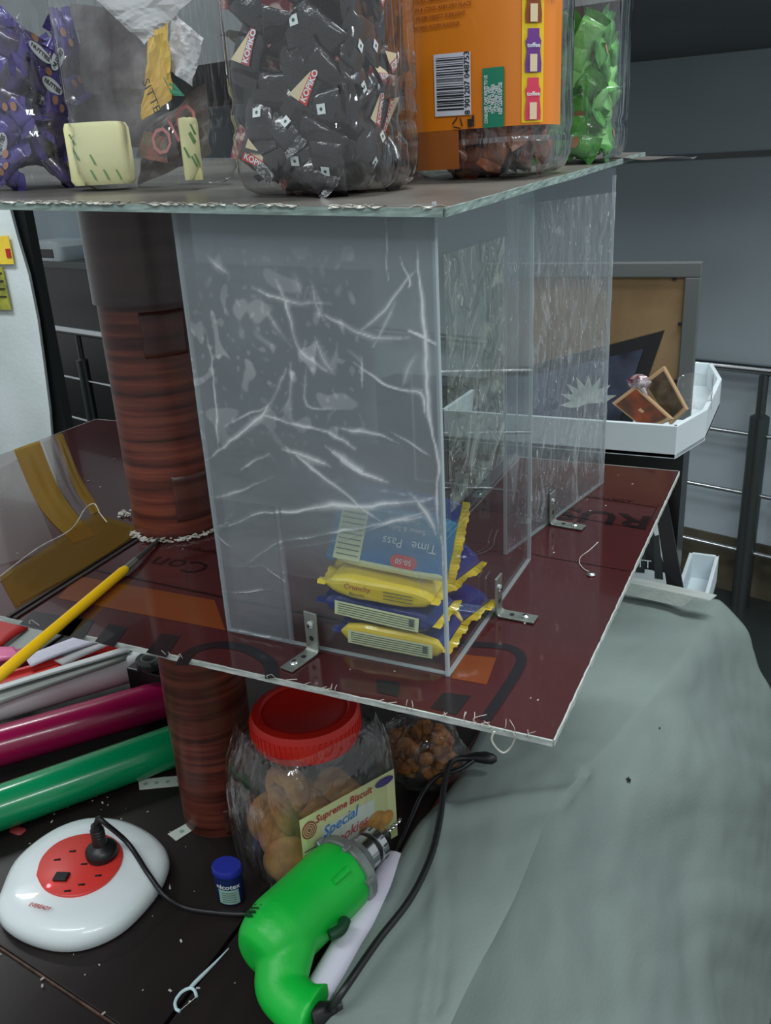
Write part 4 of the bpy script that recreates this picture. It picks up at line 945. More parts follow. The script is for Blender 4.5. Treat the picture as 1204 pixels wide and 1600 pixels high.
# label on the camera-right long face (local -y)
def jl(x, z, off=.002): return V((x, -LY/2-off, z))
b = MB(); b.grid(lambda u, v: jl(-.052+.108*u, .018+.072*v), 6, 3); b.obj('label', mat('cookie_label', srgb(212, 216, 160), .45, noisecol=srgb(196, 206, 150), nscale=10), t, label='pale yellow printed label')
b = MB(); b.grid(lambda u, v: jl(-.030+.06*u, .026+.045*v, .0023), 2, 2); b.obj('label_panel', mat('label_pale', srgb(206, 220, 206), .5), t)
def jtext(s_, sz, x, z, m, shear=0., slope=0.): vs, fs = text_mesh(s_, sz, shear, .0002); b = MB(); b.add([jl(x+v[0], z+v[1]+slope*v[0], .0029) for v in vs], fs); b.obj('lettering', m, t)
jtext('Supreme Biscuit', .0098, -.004, .082, m_textr, .2); jtext('Special', .0145, -.010, .067, m_textb, .3, .1); jtext('Cookies', .0135, -.002, .052, mat('pink_red_ink', srgb(196, 84, 96), .5), .3, .1)
b = MB(); b.add([jl(-.043+.008*math.cos(k*math.pi/10), .076+.0085*math.sin(k*math.pi/10), .0026) for k in range(20)], [list(range(20))]); b.obj('round_seal', mat('seal_print', srgb(150, 80, 62), .5), t)
b = MB()
for r_ in (.0066, .0045, .0025):
    for k in range(16):
        a0, a1 = 2*math.pi*k/16, 2*math.pi*(k+1)/16
        b.add([jl(-.043+r_*math.cos(a0), .076+r_*math.sin(a0), .0028), jl(-.043+r_*math.cos(a1), .076+r_*math.sin(a1), .0028), jl(-.043+(r_-.0006)*math.cos(a1), .076+(r_-.0006)*math.sin(a1), .0028), jl(-.043+(r_-.0006)*math.cos(a0), .076+(r_-.0006)*math.sin(a0), .0028)], [(0, 1, 2, 3)])
b.obj('seal_rings', m_crm, t)
b = MB()
for k in range(8): b.add([jl(-.050, .056-.004*k, .0026), jl(-.036, .056-.004*k, .0026), jl(-.036, .0575-.004*k, .0026), jl(-.050, .0575-.004*k, .0026)], [(0, 1, 2, 3)])
b.obj('small_print', m_textt, t)
for k, (x, z, r_) in enumerate(((.020, .045, .010), (.031, .048, .011), (.042, .044, .010), (.012, .036, .009))):
    b = MB(); b.add([jl(x+r_*math.cos(q*math.pi/8), z+r_*.8*math.sin(q*math.pi/8), .0026+.0001*k) for q in range(16)], [list(range(16))]); b.obj('printed_cookie', m_cookie, t)
b = MB(); b.add([jl(.022+.017*math.cos(q*math.pi/8)-.001, .0865+.0035*math.sin(q*math.pi/8)+.0, .0031) for q in range(16)], [list(range(16))])
bo = MB(); bo.add([jl(.043+.011*math.cos(q*math.pi/8), .083+.0042*math.sin(q*math.pi/8), .0031) for q in range(16)], [list(range(16))]); bo.obj('purple_oval', mat('purple_oval_ink', srgb(70, 60, 120), .5), t)
# cookies inside: round discs leaning on the near-left wall
ck = MB(); rg_ = []
for r_, z in ((.0, -.005), (.021, -.005), (.026, -.002), (.027, .001), (.022, .005), (.012, .0065), (0, .007)): rg_.append((max(r_, .0002), z))
ck.lathe(rg_, n=26); ckm = ck.mesh('cookie', [m_cookie], True)
Rj = Matrix.Rotation(rzj, 3, 'Z')
spots = [(-.035, -.022, .034, 70, 10, 0), (-.035, -.010, .033, 75, 5, 0), (-.036, .003, .036, 68, -6, 0), (-.034, .016, .034, 72, 8, 0), (-.034, .030, .036, 66, 0, 0), (-.004, -.020, .034, 74, 6, 10), (-.004, -.006, .034, 70, 0, 8),
         (-.002, .010, .034, 70, 5, 0), (.001, .026, .036, 64, 5, 0), (.034, -.015, .034, 75, 6, -8), (.034, .002, .034, 70, 0, 0), (.034, .020, .035, 68, 0, 6), (-.038, -.006, .070, 60, 30, 20), (-.020, .014, .074, 40, 20, 0), (-.048, -.028, .030, 82, 0, -35)]
for k, (x, y, z, rx, ry, rz) in enumerate(spots):
    o = bpy.data.objects.new('cookie', ckm); COL.objects.link(o); o.location = JC+Rj@V((x, y, z))*1.2; o.scale = (1.15,)*3; o.rotation_euler = (Rj@Matrix.Rotation(D(rz), 3, 'Z')@Matrix.Rotation(D(rx), 3, 'X')@Matrix.Rotation(D(ry), 3, 'Y')).to_euler()
    tag(o, 'round golden cookie inside the red-lidded jar', 'cookie', 'cookies in the red-lidded jar')

# clear bag of fried snacks behind the cookie jar
bc = P(665, 1245, ZC); bc = V((-.396, .862, ZC))
t = thing('snack_bag', 'clear crinkled bag of brown fried snacks behind the cookie jar', 'bag', bc)
def blob(c, r, sc, seed, n1=22, n2=14, amp=.12, fq=2.2):
    b = MB(); rings = []
    for j in range(n2+1):
        ph = math.pi*(j/n2); rings.append([(c[0]+r*sc[0]*max(math.sin(ph), .01)*math.cos(th)*(1+amp*noise.noise(V((math.cos(th)*fq, math.sin(th)*fq, ph*fq+seed)))), c[1]+r*sc[1]*max(math.sin(ph), .01)*math.sin(th)*(1+amp*noise.noise(V((math.cos(th)*fq, math.sin(th)*fq, ph*fq+seed+3)))), c[2]-r*sc[2]*math.cos(ph)) for th in [2*math.pi*i/n1 for i in range(n1)]])
    b.loft(rings, cap=False); return b
b = blob((0, 0, .052), .05, (1.15, .95, 1.05), 3, 40, 26, .22, 3.0); b.obj('bag_film', m_cell, t, smooth=True)
b = MB()
for k in range(16):
    a_ = 2*math.pi*k/16; b.grid(lambda u, v: V(((.004+.03*v*v)*math.cos(a_+.35*u+.6*v), (.004+.03*v*v)*math.sin(a_+.35*u+.6*v), .098+.026*v)), 2, 5)
b.obj('gathered_neck', m_cell, t, smooth=True)
blobm = blob((0, 0, 0), .011, (1, .8, .8), 5, 14, 9, .45, 2.0).mesh('snack', [m_fried], True)
blobp = blob((0, 0, 0), .012, (1.1, .8, .8), 8, 14, 9, .4, 2.0).mesh('snack', [m_cookie], True)
for k in range(46):
    while True:
        p = V((random.uniform(-1, 1), random.uniform(-1, 1), random.uniform(-1, 1)))
        if .5 < p.length < 1: break
    low = p.z < -.4
    o = bpy.data.objects.new('snack_piece', blobp if low else blobm); COL.objects.link(o); o.location = bc+V((p.x*.043, p.y*.036, .052+p.z*.040)); o.rotation_euler = (random.random()*6, random.random()*6, 0)
    tag(o, 'knobbly fried snack piece inside the crinkled bag', 'snack', 'fried snacks in the clear bag')

# ================================================================ ROLLS OF VINYL ON THE LEFT
def roll(label, a, c, r, m, name='vinyl_roll', group=None, core=True, cat='roll', tail=None):
    a = V(a); c = V(c); t = thing(name, label, cat, (a+c)/2, 0, group)
    o = MB().tube([a, c], r, 30).obj('sheet', m, smooth=True); put(o, t)
    d = (c-a).normalized()
    for e_, s_ in ((a, -1), (c, 1)):
        put(MB().tube([e_+d*s_*-.004, e_+d*s_*.0008], r*.55, 20).obj('core_hole', m_hole, smooth=True), t)
    put(MB().tube([a+V((0, -r*.72, r*.72)), c+V((0, -r*.72, r*.72))], .0007, 5).obj('sheet_edge', m), t)
    return t
def R2(xa, ya, xb, yb, r, z=None, ext=0.):
    z = ZC+r if z is None else z; a = P(xa, ya, z); c = P(xb, yb, z); d = (c-a); return a-d*ext, c
a, c = R2(0, 1262, 292, 1158, .029, ext=.6); roll('glossy green vinyl roll, front of the roll pile', a, c, .029, m_green)
a, c = R2(0, 1166, 300, 1080, .022, ZC+.036, ext=.6); roll('magenta vinyl roll lying behind the green one', a, c, .029, m_mag)
a, c = R2(0, 1102, 262, 1026, .016, ZC+.052, ext=.6); roll('white glossy vinyl roll behind the magenta one', a, c, .023, m_white)
# flat strips and folded sheets behind
def strip(label, pa, pb, pc_, pd, z, th, m, name='vinyl_sheet', cat='sheet'):
    pts = [P(x, y, z) for x, y in (pa, pb, pc_, pd)]; c = sum(pts, V((0, 0, 0)))/4; t = MB(); nn = 10
    t.grid(lambda u, v: (pts[0].lerp(pts[1], u)).lerp(pts[3].lerp(pts[2], u), v)+V((0, 0, .002*math.sin(u*4)*v)), nn, 4)
    o = t.obj(name, m, smooth=True, solid=th, shift=c); o.location = c; return tag(o, label, cat)
zR = ZC+.075
strip('long flat grey channel strip behind the white roll', (-160, 1125), (205, 1014), (195, 1030), (-160, 1160), zR, .004, m_grey, 'grey_strip', 'strip')
strip('thin pale edge strip lying on the grey channel', (-160, 1120), (200, 1010), (202, 1016), (-160, 1130), zR+.006, .003, m_white, 'pale_strip', 'strip')
strip('red vinyl sheet between grey strip and white paper', (-160, 1110), (190, 1004), (200, 1012), (-160, 1122), zR-.004, .003, m_redv)
a, c = R2(-120, 1092, 190, 1008, .010, zR-.004); roll('thin red vinyl roll behind the grey strip', a, c, .0075, m_redv)
a, c = R2(-100, 1062, 60, 1022, .02, zR-.01); roll('pink vinyl roll at the left edge', a, c, .016, mat('rose_vinyl', srgb(190, 60, 110), .3))
strip('bright pink plastic scrap near the left edge', (-30, 1012), (22, 1012), (34, 1028), (-10, 1036), zR+.008, .004, m_pink, 'pink_scrap', 'scrap')
o = strip('folded white paper sheet under the shelf edge', (38, 1026), (122, 994), (165, 998), (48, 1042), zR+.006, .002, m_paper, 'folded_paper', 'paper')
strip('second white paper lying under the folded one', (80, 1030), (160, 990), (190, 1000), (100, 1040), zR+.002, .002, m_newsw, 'white_paper', 'paper')
strip('red vinyl corner at the upper left of the pile', (-60, 1010), (-10, 962), (44, 980), (0, 1012), zR+.0, .003, mat('dark_red_vinyl', srgb(176, 28, 26), .35))
strip('grey vinyl sheet crossing under the yellow tool', (0, 1024), (50, 975), (112, 982), (60, 1020), zR-.006, .003, m_grey)
strip('black vinyl piece behind the folded white paper', (60, 1012), (90, 985), (150, 990), (90, 1010), zR-.010, .003, m_blackmat)
# small roll of dark tape
q = P(234, 1035, ZC+.085)
t = thing('tape_roll', 'small roll of dark tape beside the column', 'tape roll', (q.x, q.y, ZC+.078))
MB().lathe([(.013, .0), (.0195, .0), (.021, .002), (.021, .014), (.0195, .016), (.013, .016), (.013, 0)], n=36).obj('tape', mat('dark_tape', srgb(46, 54, 54), .25, coat=.3), t, smooth=True)
MB().lathe([(.0115, .0005), (.013, .0005), (.013, .0155), (.0115, .0155), (.0115, .0005)], n=36).obj('core', m_grey, t, smooth=True)
t_sup = MB().box((q.x, q.y+.01, ZC+.0385), (.07, .05, .077)); o = t_sup.obj('carton', m_blackmat, bevel=.002); tag(o, 'low dark carton under the tape roll behind column', 'box')

# ================================================================ YELLOW-HANDLED TOOL resting over the shelf edge
p0 = P(-30, 1085, ZS+.006); p1 = P(196, 889, ZS+.006); p2 = P(212, 875, ZS+.006); p3 = P(252, 840, ZS+.003)
p0 = P(-30, 1080, ZS+.006)
tt_ = thing('file_tool', 'long yellow-handled tool with dark metal shaft lying across the shelf edge', 'tool', p1)
put(MB().tube([p0, p0.lerp(p1, .02), p0.lerp(p1, .97), p1], [.003, .0048, .0048, .0038], 16).obj('handle', m_yel, smooth=True), tt_)
put(MB().tube([p1, p2], [.0034, .003], 14).obj('ferrule', m_zinc, smooth=True), tt_)
put(MB().tube([p2, p3], [.0027, .002], 12).obj('shaft', m_post, smooth=True), tt_)

# ================================================================ POWER STRIP
zp = ZC
outl = [(0, 1403), (22, 1355), (62, 1318), (105, 1294), (150, 1284), (200, 1290), (243, 1312), (264, 1340), (258, 1372), (232, 1410), (190, 1450), (140, 1474), (92, 1480), (45, 1470), (8, 1450), (-6, 1425)]
pts = [P(x, y, zp+.012) for x, y in outl]; ctr = sum(pts, V((0, 0, 0)))/len(pts); ctr.z = zp
sm = smooth_path(pts+[pts[0]], 4)[:-1]
t = thing('power_strip', 'white rounded extension socket box with red socket plate', 'power strip', ctr)
b = MB(); rings = []
for s_, z in ((.90, .0005), (.97, .002), (1.0, .009), (.995, .016), (.96, .022), (.88, .0275), (.70, .031), (.35, .033), (.02, .0335)):
    rings.append([((p.x-ctr.x)*s_, (p.y-ctr.y)*s_, z) for p in sm])
b.loft(rings); b.obj('housing', m_strip, t, smooth=True)
ztp_ = .0335
redp = [P(x, y, zp+ztp_) for x, y in ((57, 1368), (66, 1340), (92, 1316), (130, 1304), (168, 1306), (190, 1325), (188, 1352), (166, 1380), (132, 1398), (98, 1401), (70, 1390))]
rs_ = smooth_path(redp+[redp[0]], 4)[:-1]; rc = sum(redp, V((0, 0, 0)))/len(redp)
b = MB(); b.loft([[(rc.x-ctr.x+(p.x-rc.x)*s_, rc.y-ctr.y+(p.y-rc.y)*s_, z) for p in rs_] for s_, z in ((1.0, .024), (1.0, .0345), (.97, .0355), (.02, .0357))]); b.obj('socket_plate', m_sock, t, smooth=True)
def onplate(x, y, z=.036): p = P(x, y, zp+z); return V((p.x-ctr.x, p.y-ctr.y, z))
for x, y in ((88, 1343), (112, 1330), (130, 1350), (152, 1368), (126, 1382), (104, 1392), (148, 1318)):
    q = onplate(x, y); MB().box((q.x, q.y, q.z-.0002), (.0055, .0022, .0006), Matrix.Rotation(.5, 3, 'Z')).obj('socket_hole', m_hole, t); 
    MB().lathe([(0, .0003), (.0017, .0003), (.0017, 0)], (q.x+.003, q.y+.0015, q.z-.0002), 10).obj('socket_hole', m_hole, t)
q = onplate(96, 1371); MB().box((q.x, q.y, q.z+.001), (.0165, .0125, .004), Matrix.Rotation(.35, 3, 'Z')).obj('switch', m_blackmat, t, bevel=.0012)
q = onplate(76, 1384); MB().lathe([(0, .0022), (.0018, .0016), (.0024, 0)], (q.x, q.y, q.z-.0004), 12).obj('indicator_lamp', m_led, t, smooth=True)
q = onplate(64, 1423, .030); ex_ = (onplate(82, 1427)-onplate(48, 1419)); text('EVEREADY', .0068, m_textr, ctr+q+V((0, 0, .0058)), V((ex_.x, ex_.y, -.0)), V((-ex_.y, ex_.x, .0)), t, sx=.85, bold=.0002)
# plug
q = onplate(160, 1336, .036); pt_ = thing('plug', 'black power plug standing in the red socket plate', 'plug', ctr+q)
MB().lathe([(.0, 0), (.0175, 0), (.0185, .004), (.018, .010), (.014, .014), (.0085, .017), (.0075, .034), (.0060, .044), (0, .045)], n=24).obj('body', m_blackmat, pt_, smooth=True)
b = MB()
for k in range(5): b.lathe([(.0075, 0), (.0082, .001), (.0075, .002)], (0, 0, .020+k*.004), 16)
b.obj('strain_relief', m_rubber, pt_, smooth=True)
base = ctr+q
cord = smooth_path([base+V((0, 0, .044)), base+V((.004, .002, .053)), base+V((.014, 0, .052)), P(200, 1318, ZC+.050), P(232, 1366, ZC+.038), P(258, 1400, ZC+.022), P(290, 1418, ZC+.007), P(330, 1425, ZC+.0045), P(385, 1428, ZC+.0045), P(440, 1418, ZC+.0045)], 8)
tag(MB().tube(cord, .0030, 10).obj('supply_cable', m_rubber, smooth=True), 'thin black cord from the plug towards the green drill', 'cord')

# ================================================================ BLUE TUB, FLOSS PICK, STICKERS
b0 = P(352, 1415, ZC); t = thing('gum_tub', 'small dark blue oval tub with printed pale label', 'tub', (b0.x, b0.y+.012, ZC), .15)
ov = lambda rx, ry, z: [(rx*math.cos(2*math.pi*k/32), ry*math.sin(2*math.pi*k/32), z) for k in range(32)]
MB().loft([ov(.0150, .0115, 0), ov(.0165, .0130, .002), ov(.0165, .0130, .040), ov(.0160, .0125, .042)]).obj('body', m_navy, t, smooth=True)
MB().loft([ov(.0168, .0133, .040), ov(.0178, .0143, .041), ov(.0178, .0143, .046), ov(.0165, .013, .0485), ov(.004, .003, .049)]).obj('cap', m_dkblue, t, smooth=True)
def tubs(a_, z, off=.0004): return V(((.0165+off)*math.cos(a_), (.0130+off)*math.sin(a_), z))
ac = D(-72)
b = MB(); b.grid(lambda u, v: tubs(ac-.75+1.5*u, .004+.020*v), 14, 2); b.obj('label', m_tealg, t, smooth=True)
vs, fs = text_mesh('nicotex', .0088, .1, .0002); b = MB(); b.add([tubs(ac+v[0]/.0155, .0285+v[1], .0008) for v in vs], fs); b.obj('lettering', m_textw, t)
b = MB()
for k in range(5): b.grid(lambda u, v: tubs(ac-.5+1.0*u, .0075+.003*k+.0008*v, .0008), 6, 1)
b.obj('small_print', m_textt, t)
# floss pick
fp = thing('floss_pick', 'pale blue plastic dental floss pick on the counter', 'floss pick', P(310, 1530, ZC))
zf = ZC+.0022
hp = smooth_path([P(x, y, zf) for x, y in ((357, 1482), (340, 1500), (322, 1518), (305, 1535), (297, 1544))], 5)
put(MB().tube(hp, [.0005+.0016*min(1, i/(len(hp)*.6)) for i in range(len(hp))], 8).obj('handle', m_floss, smooth=True), fp)
put(MB().tube(smooth_path([P(x, y, zf) for x, y in ((307, 1557), (304, 1548), (297, 1544), (284, 1550), (274, 1564), (275, 1576), (281, 1580))], 5), .0017, 8).obj('bow', m_floss, smooth=True), fp)
put(MB().tube([P(307, 1557, zf), P(281, 1579, zf)], .0003, 5).obj('floss', m_textw), fp)
def sticker(label, c4, n):
    pts = [P(x, y, ZC) for x, y in c4]; c = sum(pts, V((0, 0, 0)))/4; t = thing('sticker', label, 'sticker', (c.x, c.y, ZC+.0007))
    b = MB(); b.prism([(p.x-c.x, p.y-c.y) for p in pts], 0, .0005); b.obj('paper', mat('sticker_paper', srgb(196, 206, 196), .6), t)
    for k in range(n):
        u = (k+.6)/(n+.2); m_ = pts[0].lerp(pts[1], u).lerp(pts[3].lerp(pts[2], u), .5)-c
        b = MB(); b.add([(m_.x+.0032*math.cos(q*math.pi/4), m_.y+.0032*math.sin(q*math.pi/4), .0008) for q in range(8)], [list(range(8))]); b.obj('printed_mark', mat('grey_green_ink', srgb(140, 160, 150), .6), t)
sticker('white paper strip with faint round marks beside column foot', ((216, 1219), (290, 1212), (290, 1228), (218, 1235)), 4)
sticker('small tilted white paper scrap before the column foot', ((262, 1304), (296, 1285), (303, 1297), (275, 1315)), 1)
q = P(28, 1299, ZC); o = MB().loft([[(a_*s_, c_*s_, z) for a_, c_ in rounded(.022, .013, .005)] for s_, z in ((.9, 0), (1, .001), (.8, .0025), (.3, .003))]).obj('red_wax_scrap', mat('dull_red', srgb(130, 40, 44), .6), smooth=True); o.location = (q.x, q.y, ZC+.0004); tag(o, 'little dull red scrap left of the power strip', 'scrap')

# ================================================================ PAPER ROLLS AND DRILL
zr1 = ZC+.020
a = P(518, 1545, zr1); c = P(628, 1352, zr1)
roll('white paper roll lying under the drill, cloth side', a+V((-.006, -.05, 0)), c+V((-.006, .0, 0)), .018, m_paper, 'paper_roll')
a = P(560, 1600, zr1); c = P(655, 1400, zr1)
zc2 = ZC+.056
q0 = P(415, 1478, zc2); q1 = P(531, 1369, zc2); ax = (q1-q0).normalized(); Lb = (q1-q0).length
dr = thing('power_drill', 'bright green electric drill lying on its side, pointing away', 'drill', (q0+q1)/2)
sd_ = V((ax.y, -ax.x, 0))      # towards the handle (right/near)
if sd_.y > 0: sd_ = -sd_
b = MB()
def ring(c, u, v, ru, rv, n=28): return [c+u*ru*math.cos(2*math.pi*k/n)+v*rv*math.sin(2*math.pi*k/n) for k in range(n)]
UZ = V((0, 0, 1))
R_ = .0395
sec = [(-.018, .014), (-.016, .023), (-.008, .031), (.004, .036), (.02, R_), (Lb*.55, R_), (Lb*.85, R_*1.02), (Lb+.004, R_*1.0), (Lb+.006, R_*.9)]
b.loft([ring(q0+ax*s_, sd_, UZ, r_*.98, r_) for s_, r_ in sec])
# handle
h0 = q0+ax*.022+sd_*.010; hE = P(492, 1588, ZC+.036); 
hpath = smooth_path([h0, h0.lerp(P(435, 1548, ZC+.04), .6), P(440, 1545, ZC+.040), P(468, 1575, ZC+.037), hE], 5)
rad = []
for i in range(len(hpath)): u = i/(len(hpath)-1); rad.append(.0315-.007*math.sin(u*math.pi*.8)+(.0 if u < .8 else (u-.8)*.016))
b.tube(hpath, rad, 20, flat=.85)
o = b.obj('housing', m_drill, smooth=True); k = o.modifiers.new('r', 'REMESH'); k.mode = 'VOXEL'; k.voxel_size = .0022; k.use_smooth_shade = True
k = o.modifiers.new('sm', 'SMOOTH'); k.iterations = 10; k.factor = .6
put(o, dr)
# vents
b = MB(); vv_ = (CAM-(q0+ax*.0)).normalized()
for k in range(6):
    cpt = q0+ax*(-.004+.006*k*.8)+UZ*.0
    nrm = (UZ*.85-sd_*.5).normalized(); rr2 = .0345
    p = q0+ax*(-.002+.0048*k)+nrm*(rr2+.0012); tdir = ax.cross(nrm).normalized(); b.box(p, (.0018, .013, .003), Matrix((ax, tdir, nrm)).transposed())
put(b.obj('vent_slots', mat('vent_dark', srgb(4, 66, 26), .6)), dr)
b = MB(); nrm = (UZ*.8+sd_*.6).normalized(); p = q0+ax*(Lb*.78)+nrm*(R_+.0005); b.tube([p-ax*.010, p+ax*.012], [.0035, .0045], 12); put(b.obj('screw_boss', m_drill, smooth=True), dr)
tg = q0+ax*(.058)+sd_*(R_+.004); b = MB(); b.tube(smooth_path([tg-ax*.012, tg+sd_*.004, tg+ax*.012], 4), .006, 10); put(b.obj('trigger', mat('dark_trigger', srgb(10, 60, 34), .5), smooth=True), dr)
put(MB().loft([ring(q1+ax*s_, sd_, UZ, r_, r_) for s_, r_ in ((.003, .036), (.006, .0405), (.014, .041), (.017, .038), (.018, .028))]).obj('gear_housing', m_cast, smooth=True), dr)
for k in range(6):
    a_ = k*math.pi/3+.3; d_ = sd_*math.cos(a_)+UZ*math.sin(a_); p = q1+ax*.004+d_*.040
    put(MB().box(p, (.010, .006, .008), Matrix((ax, ax.cross(d_), d_)).transposed()).obj('housing_lug', m_cast, bevel=.001), dr)
put(MB().loft([ring(q1+ax*s_, sd_, UZ, r_, r_) for s_, r_ in ((.016, .027), (.020, .0262), (.032, .0225), (.034, .021), (.036, .014))]).obj('collar', m_cast, smooth=True), dr)
put(MB().loft([ring(q1+ax*s_, sd_, UZ, r_, r_) for s_, r_ in ((.034, .0155), (.035, .0195), (.046, .0195), (.047, .0180), (.052, .0180), (.053, .0195), (.062, .0195), (.064, .0165), (.074, .0120), (.080, .0075), (.081, .003))]).obj('chuck', m_steel, smooth=True), dr)
put(MB().loft([ring(q1+ax*s_, sd_, UZ, r_, r_) for s_, r_ in ((.0468, .0182), (.0475, .0188), (.0518, .0188), (.0525, .0182))]).obj('chuck_band', m_blackmat, smooth=True), dr)
b = MB()
for k in range(14):
    a_ = 2*math.pi*k/14; d_ = sd_*math.cos(a_)+UZ*math.sin(a_); b.box(q1+ax*.059+d_*.0195, (.006, .002, .0016), Matrix((ax, ax.cross(d_), d_)).transposed())
put(b.obj('key_teeth', m_post), dr)
b = MB(); bs = q1+ax*.080; n = 40
rings = []
for i in range(n+1):
    s_ = i/n; tw = s_*16; r_ = .0026*(1 if s_ < .9 else (1-s_)*10+.05); u2 = sd_*math.cos(tw)+UZ*math.sin(tw); v2 = UZ*math.cos(tw)-sd_*math.sin(tw)
    rings.append([bs+ax*(.030*s_)+u2*r_*math.cos(2*math.pi*j/8)+v2*r_*.5*math.sin(2*math.pi*j/8) for j in range(8)])
b.loft(rings); put(b.obj('drill_bit', m_steel, smooth=True), dr)
# collar nut where the cord leaves the handle
ce = hE; cd = (P(512, 1580, ZC+.036)-ce).normalized()
put(MB().tube([ce-cd*.004, ce+cd*.004, ce+cd*.012, ce+cd*.026], [.014, .013, .009, .0065], 16).obj('cord_collar', m_rubber, smooth=True), dr)
# the drill's cord: over the cloth edge, up to the dark moulded end, and a second strand returning
c1 = [ce+cd*.020, P(520, 1572, ZC+.050)]+[P(x, y, ZC+.064) for x, y in ((545, 1535), (590, 1470), (640, 1405), (672, 1340), (687, 1280), (694, 1225), (706, 1190), (735, 1184), (766, 1186))]
tc_ = thing('drill_cord', 'thick black drill cord looping over the grey cloth edge', 'cord', c1[4])
put(MB().tube(smooth_path(c1, 8), .0038, 12).obj('cable', m_rubber, smooth=True), tc_)
put(MB().tube([P(x, y, ZC+.064) for x, y in ((728, 1184), (742, 1183), (758, 1184), (770, 1186), (776, 1186))], [.004, .0062, .0078, .0066, .003], 14).obj('moulded_end', m_rubber, smooth=True), tc_)
c2 = [P(742, 1186, ZC+.062), P(722, 1200, ZC+.060), P(700, 1208, ZC+.056), P(682, 1214, ZC+.050), P(660, 1240, ZC+.036), P(640, 1285, ZC+.024), P(620, 1330, ZC+.016), P(598, 1366, ZC+.010), P(590, 1385, ZC+.008)]
put(MB().tube(smooth_path(c2, 8), .0030, 12).obj('cable', m_rubber, smooth=True), tc_)

# ================================================================ GREY CLOTH
nu, nv = 110, 150
Y0, Y1 = .36, 1.46
hemf = V((.11, 0, .25))
def cloth_pt(u, v):
    """u: 0 at the left edge, 1 at the hem; v: 0 near, 1 far"""
    y = Y0+(Y1-Y0)*v
    zt2 = ZC+.036+.010*math.exp(-((y-.74)/.05)**2)*(1-min(1, u*3))
    xl = -.352+.012*noise.noise(V((y*4, 1, 1)))+(.012 if y < .6 else .012*max(0, 1-(y-.6)/.1))
    xr2 = -.216+.015*noise.noise(V((y*3, 7, 1)))+max(0, y-.80)*.20
    a = .30                    # share of u on the flat top
    if u < a:
        s = u/a; p = V((xl+(xr2-xl)*s, y, zt2+.003*math.sin(s*3.1)))
        if s < .08: p.z -= (.08-s)*.10
    else:
        s = (u-a)/(1-a); fl = s**1.25
        drop = .62*s; out = .43*fl+.05*math.sin(s*3.1)*.3
        ang = 0.25*v
        k3 = max(0, min(1, (v-.38)/.2)); ex3 = 1.05+.7*k3
        drop = .62*s**(1.05+.35*k3)
        p = V((xr2+(.45*s**1.45*(1-k3)+.235*s*k3+.012*math.sin(s*3.1))*(1-.12*v), y+.24*fl*max(0, v-.5), zt2-drop-.010*min(1, s*8)*(1-k3)))
    # soft folds running down the slope, and sharp creases
    f = 0
    s2 = max(0, (u-a)/(1-a))
    ph = y*17+s2*2.0
    amp = .0028*min(1, s2*3)
    f += amp*(math.sin(ph*1.0)+.25*math.sin(ph*2.3+1))+.020*min(1, s2*3)*noise.noise(V((y*5-s2*3.5, s2*2.2, 4)))+.007*min(1, s2*3)*abs(noise.noise(V((y*11-s2*7, s2*3, 14))))
    f += .004*noise.noise(V((p.x*14, p.y*9, 2)))+.0022*noise.noise(V((p.x*40, p.y*26, p.z*20)))
    for (ax_, ay_), (bx_, by_), hh in CR:
        dd = seg_d(u, v, (ax_, ay_), (bx_, by_)); f += (1.5 if ax_ < .3 else .45)*hh*math.exp(-(dd/(.017 if ax_ < .3 else .035))**2)
    return p+V((.75, 0, .66))*f if u > a else p+V((0, 0, 1))*f
CR = [((.05, .37), (.30, .46), .006), ((.05, .37), (.18, .22), .007), ((.06, .36), (.25, .16), -.005), ((.12, .55), (.30, .50), .005), ((.30, .50), (.42, .36), .006), ((.30, .30), (.42, .12), -.005),
      ((.42, .55), (.62, .30), .007), ((.5, .8), (.8, .45), .006), ((.45, .42), (.70, .20), -.006), ((.38, .7), (.5, .62), .005), ((.20, .2), (.30, .05), .005), ((.6, .6), (.75, .4), -.006)]
b = MB(); b.grid(cloth_pt, nu, nv)
o = b.obj('grey_cloth', m_cloth, smooth=True, solid=.0012); tag(o, 'large grey green cloth draped over the table right of the counter', 'cloth')
for poly_ in o.data.polygons: poly_.use_smooth = True
# the table it covers
t = thing('covered_table', 'low table hidden under the grey cloth', 'table', (-.27, .8, 0))
put(MB().box((-.278, .80, ZC+.012), (.085, .84, .02)).obj('table_top', m_counter), t)
for x, y in ((-.31, .42), (-.25, .42), (-.31, 1.18), (-.25, 1.18)): put(MB().box((x, y, (ZC+.002)/2), (.02, .02, ZC+.002)).obj('leg', m_counter), t)
# holes burnt in the cloth
def cloth_hit(x, y):
    best = None
    for i in range(0, 111):
        for j in range(0, 151, 1):
            p = V(o.data.vertices[j*(nu+1)+i].co); d = p-CAM; zc3 = d.dot(fwd)
            if zc3 <= 0: continue
            px_ = 602+FPX*d.dot(rgt)/zc3; py_ = 800-FPX*d.dot(upv)/zc3; e_ = (px_-x)**2+(py_-y)**2
            if best is None or e_ < best[0]: best = (e_, p)
    return best[1]
for k, (x, y, r_) in enumerate(((977, 1221, .0035), (1029, 1136, .0014))):
    p = cloth_hit(x, y); d_ = (CAM-p).normalized(); nrm = V((.6, -.25, .75)).normalized(); u2 = nrm.cross(V((0, 1, 0))).normalized(); v2 = nrm.cross(u2); b = MB()
    n = 14; b.add([p+nrm*.0022+(u2*math.cos(2*math.pi*j/n)+v2*math.sin(2*math.pi*j/n))*r_*(1+.35*math.sin(j*2.3)) for j in range(n)], [list(range(n))]); h = b.obj('burn_hole', m_hole); put(h, o)

